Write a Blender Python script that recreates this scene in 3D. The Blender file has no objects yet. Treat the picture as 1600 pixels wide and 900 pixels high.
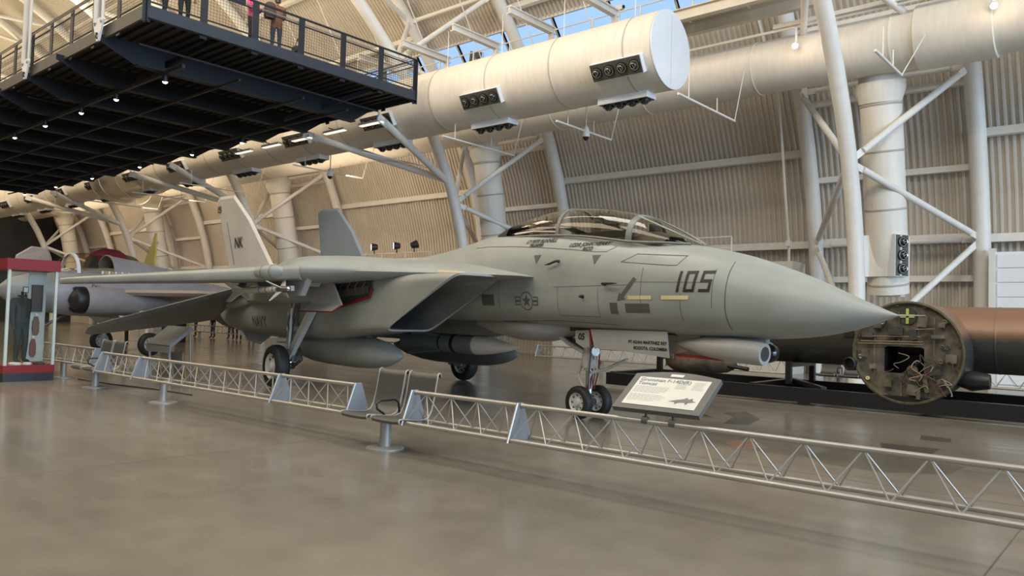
import bpy, bmesh, math, random
from math import sin, cos, pi, radians, sqrt, atan2, floor, ceil
from mathutils import Vector, Matrix, Euler
from mathutils.bvhtree import BVHTree
random.seed(7)
scene = bpy.context.scene
COL = scene.collection

# ------------------------------------------------------------------ camera
# World axes: X runs along the hangar (to the right), Y towards the long side wall, Z up; metres.
CAM_H, CAM_PITCH, CAM_ROLL, CAM_YAW = 1.697, 0.037694, 0.0288334, radians(40.704)
cam_data = bpy.data.cameras.new('camera')
cam_data.sensor_width = 36.0
cam_data.lens = 1202.7 / 1600 * 36.0
cam_data.clip_start, cam_data.clip_end = 0.1, 400
cam = bpy.data.objects.new('camera', cam_data)
COL.objects.link(cam)
_f = Vector((0, cos(CAM_PITCH), sin(CAM_PITCH))); _u = Vector((0, -sin(CAM_PITCH), cos(CAM_PITCH))); _r = Vector((1, 0, 0))
_R = _r * cos(CAM_ROLL) + _u * sin(CAM_ROLL); _U = -_r * sin(CAM_ROLL) + _u * cos(CAM_ROLL)
_m = Matrix((( _R.x, _U.x, -_f.x, 0), (_R.y, _U.y, -_f.y, 0), (_R.z, _U.z, -_f.z, 0), (0, 0, 0, 1)))
cam.matrix_world = Matrix.Translation((0, 0, CAM_H)) @ Matrix.Rotation(CAM_YAW, 4, 'Z') @ _m
scene.camera = cam

# ------------------------------------------------------------------ world, lights, exposure
scene.view_settings.view_transform = 'Standard'
scene.view_settings.look = 'None'
scene.view_settings.gamma = 1.0
scene.view_settings.use_curve_mapping = False
scene.view_settings.exposure = -0.25
world = bpy.data.worlds.new('sky'); scene.world = world; world.use_nodes = True
bg = world.node_tree.nodes['Background']
bg.inputs[0].default_value = (0.46, 0.69, 1.0, 1); bg.inputs[1].default_value = 1.3

def lamp(name, kind, loc, energy, color, rot=(0, 0, 0), size=1.0, size_y=None, angle=None, blend=.5):
    d = bpy.data.lights.new(name, kind); d.energy = energy; d.color = color
    if kind == 'AREA':
        d.size = size
        if size_y: d.shape = 'RECTANGLE'; d.size_y = size_y
    elif kind in ('POINT', 'SPOT'):
        d.shadow_soft_size = size
        if kind == 'SPOT':
            d.spot_size = angle; d.spot_blend = blend
    o = bpy.data.objects.new(name, d); COL.objects.link(o); o.location = loc; o.rotation_euler = rot
    return o
WARM = (1.0, 0.80, 0.56); WARM2 = (1.0, 0.70, 0.42); NEUT = (1.0, 0.93, 0.82)
# rows of high-bay lamps hung along the crown of the hangar, shining down
for i, x in enumerate((4, -14, -32, -50, -68)):
    lamp('high_bay_light', 'AREA', (x, -6, 21.5), 2900, NEUT if i < 2 else WARM, (0, 0, 0), 14, 10)
    lamp('high_bay_light', 'AREA', (x, 9, 19.0), 1500, NEUT if i < 2 else WARM, (0, 0, 0), 8, 5)
# uplights on top of the walkway and of the side galleries that wash the vault
for x in (-26, -40, -56, -70):
    lamp('vault_uplight', 'AREA', (x, 13, 11.6), 900, (1.0, .84, .55), (pi, 0, 0), 3, 3)
for x in (0, -16, -32, -48, -64):
    lamp('wall_washer', 'AREA', (x, 10, 13.5), 420, WARM, (radians(78), 0, 0), 5, 2)
# unseen area lights added between the rods to brighten the lower wall
for x in (-31, -47, -63):
    lamp('lower_wall_fill', 'AREA', (x, 21.2, 7.7), 330, WARM, (radians(80), 0, 0), 9, .3)
# daylight through the glazed hangar end on the right
lamp('end_daylight', 'AREA', (38, 6, 9), 18000, (.60, .78, 1.0), (0, radians(90), 0), 14, 30)

# ------------------------------------------------------------------ helpers
MATS = {}
def mat(name, col, rough=.5, metal=0., var=.08, scale=3., bump=0., spec=.5, rvar=.0, stretch=None):
    if name in MATS: return MATS[name]
    m = bpy.data.materials.new(name); m.use_nodes = True; nt = m.node_tree; b = nt.nodes['Principled BSDF']
    b.inputs['Metallic'].default_value = metal; b.inputs['Roughness'].default_value = rough
    b.inputs['Specular IOR Level'].default_value = spec
    tc = nt.nodes.new('ShaderNodeTexCoord'); nz = nt.nodes.new('ShaderNodeTexNoise')
    nz.inputs['Scale'].default_value = scale; nz.inputs['Detail'].default_value = 4
    if stretch:
        mp = nt.nodes.new('ShaderNodeMapping'); mp.inputs['Scale'].default_value = stretch
        nt.links.new(tc.outputs['Object'], mp.inputs['Vector']); nt.links.new(mp.outputs[0], nz.inputs['Vector'])
    else: nt.links.new(tc.outputs['Object'], nz.inputs['Vector'])
    cr = nt.nodes.new('ShaderNodeValToRGB')
    cr.color_ramp.elements[0].position = .3; cr.color_ramp.elements[1].position = .7
    cr.color_ramp.elements[0].color = [max(0, c * (1 - var)) for c in col] + [1]
    cr.color_ramp.elements[1].color = [min(1, c * (1 + var)) for c in col] + [1]
    nt.links.new(nz.outputs['Fac'], cr.inputs['Fac']); nt.links.new(cr.outputs[0], b.inputs['Base Color'])
    if rvar:
        mr = nt.nodes.new('ShaderNodeMapRange'); mr.inputs['To Min'].default_value = max(0, rough - rvar); mr.inputs['To Max'].default_value = rough + rvar
        nt.links.new(nz.outputs['Fac'], mr.inputs['Value']); nt.links.new(mr.outputs[0], b.inputs['Roughness'])
    if bump:
        bp = nt.nodes.new('ShaderNodeBump'); bp.inputs['Strength'].default_value = bump; bp.inputs['Distance'].default_value = .02
        nt.links.new(nz.outputs['Fac'], bp.inputs['Height']); nt.links.new(bp.outputs[0], b.inputs['Normal'])
    MATS[name] = m; return m
def mat_emit(name, col, strength):
    if name in MATS: return MATS[name]
    m = bpy.data.materials.new(name); m.use_nodes = True; b = m.node_tree.nodes['Principled BSDF']
    b.inputs['Base Color'].default_value = (*col, 1); b.inputs['Emission Color'].default_value = (*col, 1); b.inputs['Emission Strength'].default_value = strength
    MATS[name] = m; return m
def mat_glass(name, tint, gloss=.12, rough=.02, ior=.5):
    if name in MATS: return MATS[name]
    m = bpy.data.materials.new(name); m.use_nodes = True; nt = m.node_tree; nt.nodes.remove(nt.nodes['Principled BSDF'])
    out = nt.nodes['Material Output']; tr = nt.nodes.new('ShaderNodeBsdfTransparent'); tr.inputs[0].default_value = (*tint, 1)
    gl = nt.nodes.new('ShaderNodeBsdfGlossy'); gl.inputs['Roughness'].default_value = rough
    lw = nt.nodes.new('ShaderNodeLayerWeight'); lw.inputs[0].default_value = .5; fr = nt.nodes.new('ShaderNodeMath'); fr.operation = 'POWER'; fr.inputs[1].default_value = 4.0; nt.links.new(lw.outputs['Facing'], fr.inputs[0])
    ad = nt.nodes.new('ShaderNodeMath'); ad.operation = 'MULTIPLY_ADD'; ad.inputs[1].default_value = ior; ad.inputs[2].default_value = gloss; ad.use_clamp = True
    mx = nt.nodes.new('ShaderNodeMixShader')
    nt.links.new(fr.outputs[0], ad.inputs[0]); nt.links.new(ad.outputs[0], mx.inputs[0]); nt.links.new(tr.outputs[0], mx.inputs[1]); nt.links.new(gl.outputs[0], mx.inputs[2])
    nt.links.new(mx.outputs[0], out.inputs['Surface']); MATS[name] = m; return m

def tag(o, label=None, cat=None, group=None, kind=None):
    if label: o['label'] = label
    if cat: o['category'] = cat
    if group: o['group'] = group
    if kind: o['kind'] = kind
    return o
def empty(name, loc=(0, 0, 0), rz=0., label=None, cat=None, group=None, kind=None):
    o = bpy.data.objects.new(name, None); COL.objects.link(o); o.location = loc; o.rotation_euler = (0, 0, rz); o.empty_display_size = .2
    return tag(o, label, cat, group, kind)
def copy_tree(o, parent=None):
    c = o.copy(); COL.objects.link(c); c.parent = parent
    for ch in list(o.children): copy_tree(ch, c)
    return c
class MB:
    """collects shapes, then links them as one mesh object"""
    def __init__(s): s.v = []; s.f = []; s.mi = []; s.cur = 0
    def add(s, vs, fs):
        n = len(s.v); s.v += [tuple(v) for v in vs]; s.f += [tuple(i + n for i in f) for f in fs]; s.mi += [s.cur] * len(fs); return s
    def box(s, c, d, rz=0., M=None):
        x, y, z = [k / 2 for k in d]; vs = []
        for sx, sy, sz in ((-1,-1,-1),(1,-1,-1),(1,1,-1),(-1,1,-1),(-1,-1,1),(1,-1,1),(1,1,1),(-1,1,1)):
            p = Vector((sx * x, sy * y, sz * z))
            if M is not None: p = M @ p
            elif rz: p = Vector((p.x * cos(rz) - p.y * sin(rz), p.x * sin(rz) + p.y * cos(rz), p.z))
            vs.append(p + Vector(c))
        return s.add(vs, [(3,2,1,0),(4,5,6,7),(0,1,5,4),(1,2,6,5),(2,3,7,6),(3,0,4,7)])
    def bar(s, p0, p1, w, h, up=(0, 0, 1)):
        p0, p1 = Vector(p0), Vector(p1); d = p1 - p0; L = d.length; d.normalize(); up = Vector(up)
        if abs(d.dot(up)) > .98: up = Vector((1, 0, 0))
        sd = d.cross(up).normalized(); u2 = sd.cross(d)
        vs = []
        for q in (p0, p1):
            for a, b in ((-1,-1),(1,-1),(1,1),(-1,1)): vs.append(q + sd * (a * w / 2) + u2 * (b * h / 2))
        return s.add(vs, [(0,1,2,3),(7,6,5,4),(0,4,5,1),(1,5,6,2),(2,6,7,3),(3,7,4,0)])
    def ring(s, c, d, r, n, r2=None, up=(0, 0, 1)):
        d = Vector(d).normalized(); up = Vector(up)
        if abs(d.dot(up)) > .98: up = Vector((1, 0, 0))
        a = d.cross(up).normalized(); b = a.cross(d); r2 = r if r2 is None else r2
        return [Vector(c) + a * (r * cos(2*pi*i/n)) + b * (r2 * sin(2*pi*i/n)) for i in range(n)]
    def loft(s, rings, closed=True, caps=(True, True)):
        n = len(rings[0]); vs = [p for r in rings for p in r]; fs = []
        for k in range(len(rings) - 1):
            for i in range(n if closed else n - 1):
                j = (i + 1) % n; fs.append((k*n+i, (k+1)*n+i, (k+1)*n+j, k*n+j))
        if closed and caps[0]: fs.append(tuple(range(n)))
        if closed and caps[1]: fs.append(tuple((len(rings)-1)*n + i for i in reversed(range(n))))
        return s.add(vs, fs)
    def tube(s, p0, p1, r, n=10, r1=None, caps=(True, True)):
        d = Vector(p1) - Vector(p0); return s.loft([s.ring(p0, d, r, n), s.ring(p1, d, r if r1 is None else r1, n)], True, caps)
    def path(s, pts, r, n=8, closed=False):
        pts = [Vector(p) for p in pts]; rings = []; prev = None
        for i, p in enumerate(pts):
            a = pts[i-1] if i else p; b = pts[i+1] if i < len(pts)-1 else p; d = (b - a).normalized()
            if prev is None:
                up = Vector((0, 0, 1)) if abs(d.z) < .95 else Vector((1, 0, 0)); sd = d.cross(up).normalized()
            else:
                sd = (prev - d * prev.dot(d)).normalized()
            prev = sd; b2 = sd.cross(d)
            rr = r[i] if isinstance(r, (list, tuple)) else r
            rings.append([p + sd * (rr * cos(2*pi*k/n)) + b2 * (rr * sin(2*pi*k/n)) for k in range(n)])
        return s.loft(rings)
    def lathe(s, prof, axis0, axisd, n=20, caps=(True, True)):
        """prof: (distance along axis, radius)"""
        d = Vector(axisd).normalized(); c = Vector(axis0)
        return s.loft([s.ring(c + d * t, d, max(r, .0005), n) for t, r in prof], True, caps)
    def prism(s, poly, o, ax, ay, depth):
        """extrude a 2-D polygon lying in the plane o + x*ax + y*ay by the vector depth"""
        o, ax, ay, dp = Vector(o), Vector(ax), Vector(ay), Vector(depth); n = len(poly)
        vs = [o + ax * x + ay * y for x, y in poly] + [o + ax * x + ay * y + dp for x, y in poly]
        fs = [tuple(reversed(range(n))), tuple(range(n, 2*n))] + [(i, (i+1) % n, n + (i+1) % n, n + i) for i in range(n)]
        return s.add(vs, fs)
    def build(s, name, mats, parent=None, smooth=None, label=None, cat=None, group=None, kind=None, loc=None, fix=True):
        me = bpy.data.meshes.new(name); me.from_pydata(s.v, [], s.f)
        mats = mats if isinstance(mats, (list, tuple)) else [mats]
        for m in mats: me.materials.append(m)
        if len(mats) > 1: me.polygons.foreach_set('material_index', s.mi)
        if fix:
            bm = bmesh.new(); bm.from_mesh(me); bmesh.ops.recalc_face_normals(bm, faces=bm.faces[:]); bm.to_mesh(me); bm.free()
        if smooth is not None:
            me.polygons.foreach_set('use_smooth', [True] * len(me.polygons))
            if smooth < 180: me.set_sharp_from_angle(angle=radians(smooth))
        me.update()
        o = bpy.data.objects.new(name, me); COL.objects.link(o); o.parent = parent
        if loc is not None: o.location = loc
        return tag(o, label, cat, group, kind)
def share(src, name, parent, loc=None, rot=None, scale=None):
    o = bpy.data.objects.new(name, src.data); COL.objects.link(o); o.parent = parent
    if loc is not None: o.location = loc
    if rot is not None: o.rotation_euler = rot
    if scale is not None: o.scale = scale
    return o
def tube_obj(name, p0, p1, r, m, parent=None, n=12, **k): return MB().tube(p0, p1, r, n).build(name, m, parent, smooth=50, **k)
def lerp(a, b, t): return a + (b - a) * t
def interp(tab, x):
    """piecewise linear table: rows (x, a, b, ...)"""
    if x <= tab[0][0]: return tab[0][1:]
    for p, q in zip(tab, tab[1:]):
        if x <= q[0]:
            t = (x - p[0]) / (q[0] - p[0]); return tuple(lerp(a, b, t) for a, b in zip(p[1:], q[1:]))
    return tab[-1][1:]
def smooth_tab(tab, step):
    """resample a table with a Catmull-Rom spline"""
    out = []
    for i in range(len(tab) - 1):
        p0 = tab[max(i-1, 0)]; p1 = tab[i]; p2 = tab[i+1]; p3 = tab[min(i+2, len(tab)-1)]
        n = max(1, int(round((p2[0] - p1[0]) / step)))
        for k in range(n):
            t = k / n; row = [lerp(p1[0], p2[0], t)]
            for j in range(1, len(p1)):
                h = p2[0] - p1[0]
                m1 = (p2[j] - p0[j]) / (p2[0] - p0[0]) * h if p2[0] != p0[0] else 0
                m2 = (p3[j] - p1[j]) / (p3[0] - p1[0]) * h if p3[0] != p1[0] else 0
                row.append((2*t**3-3*t**2+1)*p1[j] + (t**3-2*t**2+t)*m1 + (-2*t**3+3*t**2)*p2[j] + (t**3-t**2)*m2)
            out.append(tuple(row))
    out.append(tuple(tab[-1])); return out
def text_mesh(body, size, shear=0., bold=0., align='CENTER'):
    cu = bpy.data.curves.new('text', 'FONT'); cu.body = body; cu.size = size; cu.shear = shear; cu.align_x = align; cu.align_y = 'CENTER'; cu.offset = bold; cu.resolution_u = 3
    o = bpy.data.objects.new('text', cu); COL.objects.link(o)
    me = bpy.data.meshes.new_from_object(o); bpy.data.objects.remove(o); bpy.data.curves.remove(cu)
    vs = [v.co.copy() for v in me.vertices]; fs = [tuple(p.vertices) for p in me.polygons]; bpy.data.meshes.remove(me)
    return vs, fs

# ------------------------------------------------------------------ materials
m_white = mat('white_painted_steel', (.74, .71, .65), .42, var=.04)
m_duct = mat('cream_fabric_duct', (.74, .69, .60), .55, var=.05, scale=1.5, stretch=(6, 1, 1))
m_seam = mat('duct_seam', (.42, .39, .34), .6)
m_metalduct = mat('bare_metal_duct', (.78, .72, .6), .28, .6, var=.1, scale=2)
m_black = mat('black_paint', (.012, .012, .014), .45)
m_navy = mat('navy_painted_steel', (.019, .027, .042), .5, var=.1)
m_joist = mat('black_joist_paint', (.003, .0036, .0052), .55)
m_railp = mat('dark_rail_paint', (.009, .012, .018), .5)
m_grating = mat('dark_deck_metal', (.016, .015, .0145), .6, var=.2)
m_dkplastic = mat('black_gloss_plastic', (.015, .015, .016), .25)
m_chrome = mat('bright_ring_metal', (.55, .54, .52), .25, .9)
m_skywhite = mat('sky_tinted_white', (.76, .79, .82), .35, var=.015)  # white paint with the sky's blue reflection mixed into its colour
m_rubber = mat('tyre_rubber', (.018, .017, .016), .6, var=.2, scale=12)
m_alu = mat('satin_aluminium', (.36, .35, .325), .45, .4, var=.06)
m_bench = mat('grey_perforated_steel', (.088, .086, .080), .45, .3, var=.08, scale=60)
m_red = mat('dark_red_paint', (.20, .006, .010), .6)
m_end = mat('dark_end_wall', (.030, .032, .030), .7, var=.3, scale=.5)

# ------------------------------------------------------------------ setting: floor, vault, end wall
def floor_material():
    m = bpy.data.materials.new('polished_concrete'); m.use_nodes = True; nt = m.node_tree; b = nt.nodes['Principled BSDF']
    tc = nt.nodes.new('ShaderNodeTexCoord')
    def noise(sc, det, stretch=(1, 1, 1)):
        mp = nt.nodes.new('ShaderNodeMapping'); mp.inputs['Scale'].default_value = stretch; n = nt.nodes.new('ShaderNodeTexNoise')
        n.inputs['Scale'].default_value = sc; n.inputs['Detail'].default_value = det
        nt.links.new(tc.outputs['Object'], mp.inputs[0]); nt.links.new(mp.outputs[0], n.inputs['Vector']); return n
    n1 = noise(.28, 6); n2 = noise(2.2, 8); n3 = noise(.5, 3, (1, 5, 1))
    a = nt.nodes.new('ShaderNodeMath'); a.operation = 'MULTIPLY_ADD'; a.inputs[1].default_value = .5
    nt.links.new(n2.outputs['Fac'], a.inputs[0]); nt.links.new(n1.outputs['Fac'], a.inputs[2])
    cr = nt.nodes.new('ShaderNodeValToRGB'); e = cr.color_ramp.elements
    e[0].position = .52; e[0].color = (.150, .132, .103, 1); e[1].position = .95; e[1].color = (.225, .200, .160, 1)
    nt.links.new(a.outputs[0], cr.inputs[0]); nt.links.new(cr.outputs[0], b.inputs['Base Color'])
    mr = nt.nodes.new('ShaderNodeMapRange'); mr.inputs['From Min'].default_value = .3; mr.inputs['From Max'].default_value = .7
    mr.inputs['To Min'].default_value = .15; mr.inputs['To Max'].default_value = .25
    nt.links.new(n3.outputs['Fac'], mr.inputs[0]); nt.links.new(mr.outputs[0], b.inputs['Roughness'])
    bp = nt.nodes.new('ShaderNodeBump'); bp.inputs['Strength'].default_value = .03; bp.inputs['Distance'].default_value = .02
    nt.links.new(n2.outputs['Fac'], bp.inputs['Height']); nt.links.new(bp.outputs[0], b.inputs['Normal'])
    b.inputs['Specular IOR Level'].default_value = .85
    return m
m_floor = floor_material()
X0, X1 = -80.0, 40.0
# saw-cut slabs: the floor is a set of bays with narrow joints between them
fl = MB(); fl.add([(X0, -48, 0), (X1, -48, 0), (X1, 29, 0), (X0, 29, 0)], [(0, 1, 2, 3)])
floor_o = fl.build('floor', m_floor, kind='structure')
jm = mat('floor_joint', (.10, .085, .065), .7)
for i in range(16):
    x = X0 + 7.6 * i + 3
    MB().box((x, -9.5, .0008), (.012, 76, .0016)).build('floor_joint', jm, floor_o)
for y in (-6.2, 1.4, 9.0, 16.6, 24.2):
    MB().box((-20, y, .0008), (120, .012, .0016)).build('floor_joint', jm, floor_o)
# darker polished patches of old coating on the concrete
pm = mat('dark_floor_patch', (.085, .080, .066), .2, var=.15, scale=2)
def patch(pts, pm=pm):
    MB().prism(pts, (0, 0, .0005), (1, 0, 0), (0, 1, 0), (0, 0, .0012)).build('floor_patch', pm, floor_o)

YC, AW, AZ, AH = -9.6, 37.5, 2.0, 24.0          # outer arch: half-width, spring height, rise
IW, IH = 33.45, 19.4                              # inner chord arch
def arch_out(z, off=0.): return YC + (AW + off) * sqrt(max(0, 1 - (max(z - AZ, 0) / (AH + off)) ** 2))
def arch_pt(t, w, h):                             # t=0 at the spring line on the long wall, t=pi/2 at the crown
    return (YC + w * cos(t), AZ + h * sin(t))
def t_of_z(z, h): return math.asin(min(1, max(0, (z - AZ) / h)))
m_sheet = mat('corrugated_sheet', (.60, .54, .46), .5, var=.06, scale=.6)
WOFF = .55
SKY_Z = (12.75, 13.75)
def sheet(name, ts, z_floor, xr, pitch=.2, flat=False, kind='structure'):
    prof = []
    x = xr[0]
    while x < xr[1] - 1e-6:
        if flat: prof += [(x, 0)]; x += 4; continue
        prof += [(x, 0), (x + .09, 0), (x + .115, -.07), (x + .175, -.07)]; x += pitch
    prof.append((xr[1], 0))
    rows = []
    if z_floor is not None: rows.append((YC + AW + WOFF, z_floor, 1., 0.))
    for t in ts:
        rows.append((*arch_pt(t, AW + WOFF, AH + WOFF), cos(t), sin(t)))
    vs = []; fs = []; n = len(prof)
    for (y, z, cy, cz) in rows:
        for (x, d) in prof: vs.append((x, y + d * cy, z + d * cz))
    for k in range(len(rows) - 1):
        for i in range(n - 1): fs.append((k*n+i, k*n+i+1, (k+1)*n+i+1, (k+1)*n+i))
    mb = MB(); mb.add(vs, fs); o = mb.build(name, m_sheet, kind=kind, fix=False); return o
ts_low = [t_of_z(z, AH + WOFF) for z in (2, 4, 6, 8, 10, 11.5, SKY_Z[0])]
ts_high = [t_of_z(z, AH + WOFF) for z in (SKY_Z[1], 15, 17, 19, 21, 23, 25)] + [pi/2]
wall = sheet('wall_right', ts_low, 0, (X0, 14))
ceil_o = sheet('ceiling', ts_high, None, (X0, 14))
sheet('wall_far_right', ts_low, 0, (14, X1), flat=True); sheet('ceiling_right', ts_high, None, (14, X1), flat=True)
sheet('ceiling_left', [pi/2 + .16 * i for i in range(10)] + [pi], None, (X0, X1), flat=True)
MB().add([(X0, YC - AW - .6, 0), (X1, YC - AW - .6, 0), (X1, YC - AW - .6, 2), (X0, YC - AW - .6, 2)], [(0, 1, 2, 3)]).build('wall_left', m_sheet, kind='structure')
# skylight band: framed panes between the two runs of sheet
gl_sky = mat_glass('skylight_glass', (.93, .96, 1.0), .02)
wn = 1; xx = X0
while xx < 12:
    w = empty('window_%d' % wn, (xx + 1.33, 0, 0), kind='structure'); wn += 1
    ya, za = arch_out(SKY_Z[0], WOFF), SKY_Z[0]; yb, zb = arch_out(SKY_Z[1], WOFF), SKY_Z[1]
    f = MB()
    for sx in (-1.33, 1.33): f.bar((sx, ya, za), (sx, yb, zb), .09, .12)
    f.bar((-1.33, ya, za), (1.33, ya, za), .12, .12); f.bar((-1.33, yb, zb), (1.33, yb, zb), .12, .12)
    f.build('frame', m_white, w)
    MB().prism([(-1.29, .05), (1.29, .05), (1.29, .95), (-1.29, .95)], (0, ya, za), (1, 0, 0), (0, yb - ya, zb - za), (0, .012, .006)).build('pane', gl_sky, w)
    xx += 2.66
# opposite end wall, dark
endw = MB()
pts = [arch_pt(t * pi / 24, AW + .6, AH + .6) for t in range(25)]
poly = [(YC + AW + .6, 0)] + pts + [(YC - AW - .6, 0)]
endw.prism(poly, (X0, 0, 0), (0, 1, 0), (0, 0, 1), (-.3, 0, 0)); endo = endw.build('wall_end', m_end, kind='structure')
for i in range(7):
    MB().box((X0 + .12, 26 - 8 * i, 7), (.25, .9, 14)).build('pilaster', mat('end_wall_pilaster', (.02, .02, .022), .6), endo)
MB().box((X0 + .1, 0, 3.1), (.2, 52, .25)).build('rail_band', m_navy, endo)

# purlins on the wall sheet, one piece for each bay and level
TX = [-7.08 - 16 * k for k in range(-1, 5)]       # truss positions, TX[1] is the one beside the bomber
HB = 2.55                                          # half-distance between the outer chords
def purlin(x0, x1, z, w=.16, h=.26):
    y = arch_out(z, .28); t = t_of_z(z, AH)
    M = Matrix.Rotation(t, 3, 'X')
    MB().box(((x0 + x1) / 2, y, z), (x1 - x0, w, h), M=Matrix.Rotation(-t * .5, 3, 'X')).build('purlin', m_white, wall if z < 12 else ceil_o)
for k in range(len(TX) - 1):
    for z in (1.4, 4.6, 7.76, 10.7, 14.2, 16.6, 18.8): purlin(TX[k+1] + HB, TX[k] - HB, z)
for k in range(len(TX)):
    for z in (1.2, 3.35, 4.68, 6.8, 9.25, 11.4): purlin(TX[k] - HB, TX[k] + HB, z, .12, .2)
    # thin conduits beside the chord
    pass
# low service wall along the foot of the hangar side, with rails on top
m_low = mat('pale_service_wall', (.62, .58, .52), .5, var=.05)
for k in range(1, len(TX) - 1):
    xa, xb = TX[k+1] + HB + .3, TX[k] - HB - .3
    MB().box(((xa + xb) / 2, 26.9, 1.95), (xb - xa, 1.2, 3.9)).build('service_wall', m_low, wall)

# tubular arched trusses
m_pad = m_white
def truss(k, label):
    x = TX[k]; T = empty('arch_truss', (x, 0, 0), label=label, cat='truss', group='white tubular arch trusses')
    n = 26
    tin = [arch_pt(pi/2 * i / n, IW, IH) for i in range(n + 1)]; tout = [arch_pt(pi/2 * i / n, AW, AH) for i in range(n + 1)]
    MB().path([(0, tin[0][0], 0)] + [(0, y, z) for y, z in tin], .23, 14).build('inner_chord', m_white, T, smooth=60)
    for s in (-1, 1):
        MB().path([(s * HB, tout[0][0], 0)] + [(s * HB, y, z) for y, z in tout], .25, 14).build('outer_chord', m_white, T, smooth=60)
    # braces: inner nodes about every 6 m, outer nodes in between
    zi = [6.45, 11.6, 15.8, 18.9, 20.6]; zo = [4.55, 9.6, 14.6, 18.8, 22.2, 24.6]
    ni = [arch_pt(t_of_z(z, IH), IW, IH) for z in zi]; no = [arch_pt(t_of_z(z, AH), AW, AH) for z in zo]
    def brace(a, b, r=.105):
        a, b = Vector(a), Vector(b); d = (b - a).normalized(); a2, b2 = a + d * .55, b - d * .55
        br = MB().tube(a2, b2, r, 10).build('brace', m_white, T, smooth=50)
        for p, q in ((a2, a + d * .2), (b2, b - d * .2)): MB().bar(p, q, .03, .2).build('gusset', m_white, br)
    for s in (-1, 1):
        for i, (y, z) in enumerate(ni):
            brace((0, y, z), (s * HB, *no[i])); brace((0, y, z), (s * HB, *no[i + 1]))
        brace((0, 24.1, 1.0), (s * HB, *no[0]), .1)
    for i, (y, z) in enumerate(no): brace((-HB, y, z), (HB, y, z), .09)
    # wall-plane diagonals
    return T
tl = ['white tubular truss column right of the frame edge', 'white tubular truss column behind the bomber bulkhead, nearest and rightmost',
      'white tubular truss column behind the fighter cockpit, struts rising to the dark walkway', 'white tubular truss column just right of the light grey tail fin',
      'white tubular truss column above the yellow tail fin', 'white tubular truss column at far left before the dark end wall']
for k in range(1, 6): truss(k, tl[k])

# ------------------------------------------------------------------ ducts
def nozzle_mesh():
    mb = MB()
    mb.cur = 0; mb.lathe([(0, .17), (.05, .17), (.055, .145), (.03, .14)], (0, 0, 0), (0, 0, 1), 18, (False, False))
    mb.cur = 1; mb.lathe([(.035, .142), (.05, .142), (.05, .125), (.035, .125)], (0, 0, 0), (0, 0, 1), 18, (False, False))
    mb.cur = 0; mb.lathe([(.02, .125), (.08, .115), (.12, .09), (.12, .075)], (0, 0, 0), (0, 0, 1), 18, (False, False))
    mb.cur = 1; mb.lathe([(.122, .085), (.126, .08), (.122, .068)], (0, 0, 0), (0, 0, 1), 18, (False, False))
    mb.cur = 0; mb.lathe([(.115, .07), (.08, .055), (.08, .001)], (0, 0, 0), (0, 0, 1), 18, (False, True))
    mb.cur = 1; mb.box((0, 0, .1), (.018, .15, .02))
    o = mb.build('nozzle', [m_dkplastic, m_chrome], smooth=40); me = o.data; bpy.data.objects.remove(o); return me
NOZ = nozzle_mesh()
m_noz_face = mat('grey_nozzle_plate', (.10, .095, .085), .4, .3)
def nozzle_box(parent, loc, normal, along=(1, 0, 0), n=4, L=1.72, W=.52, H=.30, pitch=.42):
    """white box with a row of eyeball air nozzles on its face"""
    nrm = Vector(normal).normalized(); al = Vector(along).normalized(); sd = nrm.cross(al)
    R = Matrix((al, sd, nrm)).transposed().to_4x4(); b = MB(); b.box((0, 0, -H / 2), (L, W, H))
    o = b.build('nozzle_box', m_skywhite, parent); o.matrix_local = Matrix.Translation(loc) @ R
    MB().box((0, 0, .006), (L * .97, W * .94, .012)).build('face_plate', m_noz_face, o)
    for i in range(n):
        q = bpy.data.objects.new('nozzle', NOZ); COL.objects.link(q); q.parent = o; q.location = ((i - (n - 1) / 2) * pitch, 0, .012)
        q.rotation_euler = (0, 0, .4)
    return o
DY, DZ, DR, DX = 19.4, 9.5, 1.13, -10.95
duct = empty('ventilation_duct', (DX, DY, DZ), label='big cream round ventilation duct with pale end cap and rows of nozzles', cat='duct')
xs = [0, -.9]; x = -.9
while x > -58: x -= 2.67; xs.append(x)
for a, b in zip(xs, xs[1:]):
    MB().loft([[(xx, DR * cos(2*pi*i/40), DR * sin(2*pi*i/40)) for i in range(40)] for xx in (a, b)], True, (False, False)).build('duct_section', m_duct, duct, smooth=60)
    MB().loft([[(b + dx, (DR + dr) * cos(2*pi*i/40), (DR + dr) * sin(2*pi*i/40)) for i in range(40)] for dx, dr in ((-.025, 0), (-.015, .012), (.015, .012), (.025, 0))], True, (False, False)).build('seam', m_seam, duct, smooth=60)
cap = MB().loft([[(xx, r * cos(2*pi*i/40), r * sin(2*pi*i/40)) for i in range(40)] for xx, r in ((-.02, DR), (.03, DR), (.035, DR - .04), (.035, .01))], True, (False, True)).build('end_cap', m_skywhite, duct, smooth=30)
MB().box((.037, 0, 0), (.004, .01, 2.0), M=Matrix.Rotation(.0, 3, 'X')).build('cap_seam', m_seam, cap)
for i in range(11):
    bb = 12.07 + 5.32 * i; a = radians(-30)
    nozzle_box(duct, (-bb - DX, -(DR + .14) * cos(a), (DR + .14) * sin(a)), (0, -cos(a), sin(a)))
    a2 = radians(-92)
    nozzle_box(duct, (-bb - .35 - DX, -(DR + .16) * cos(a2), (DR + .16) * sin(a2)), (0, -cos(a2), sin(a2)))
for i in range(22):                                  # hanger rods with clevises on top
    xh = -1.2 - 2.65 * i
    r = MB().tube((xh, .0, DR), (xh, .0, DR + 1.45), .014, 6).build('hanger_rod', m_white, duct)
    MB().box((xh, 0, DR + .06), (.07, .05, .14)).build('clevis', m_white, r)
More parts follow.
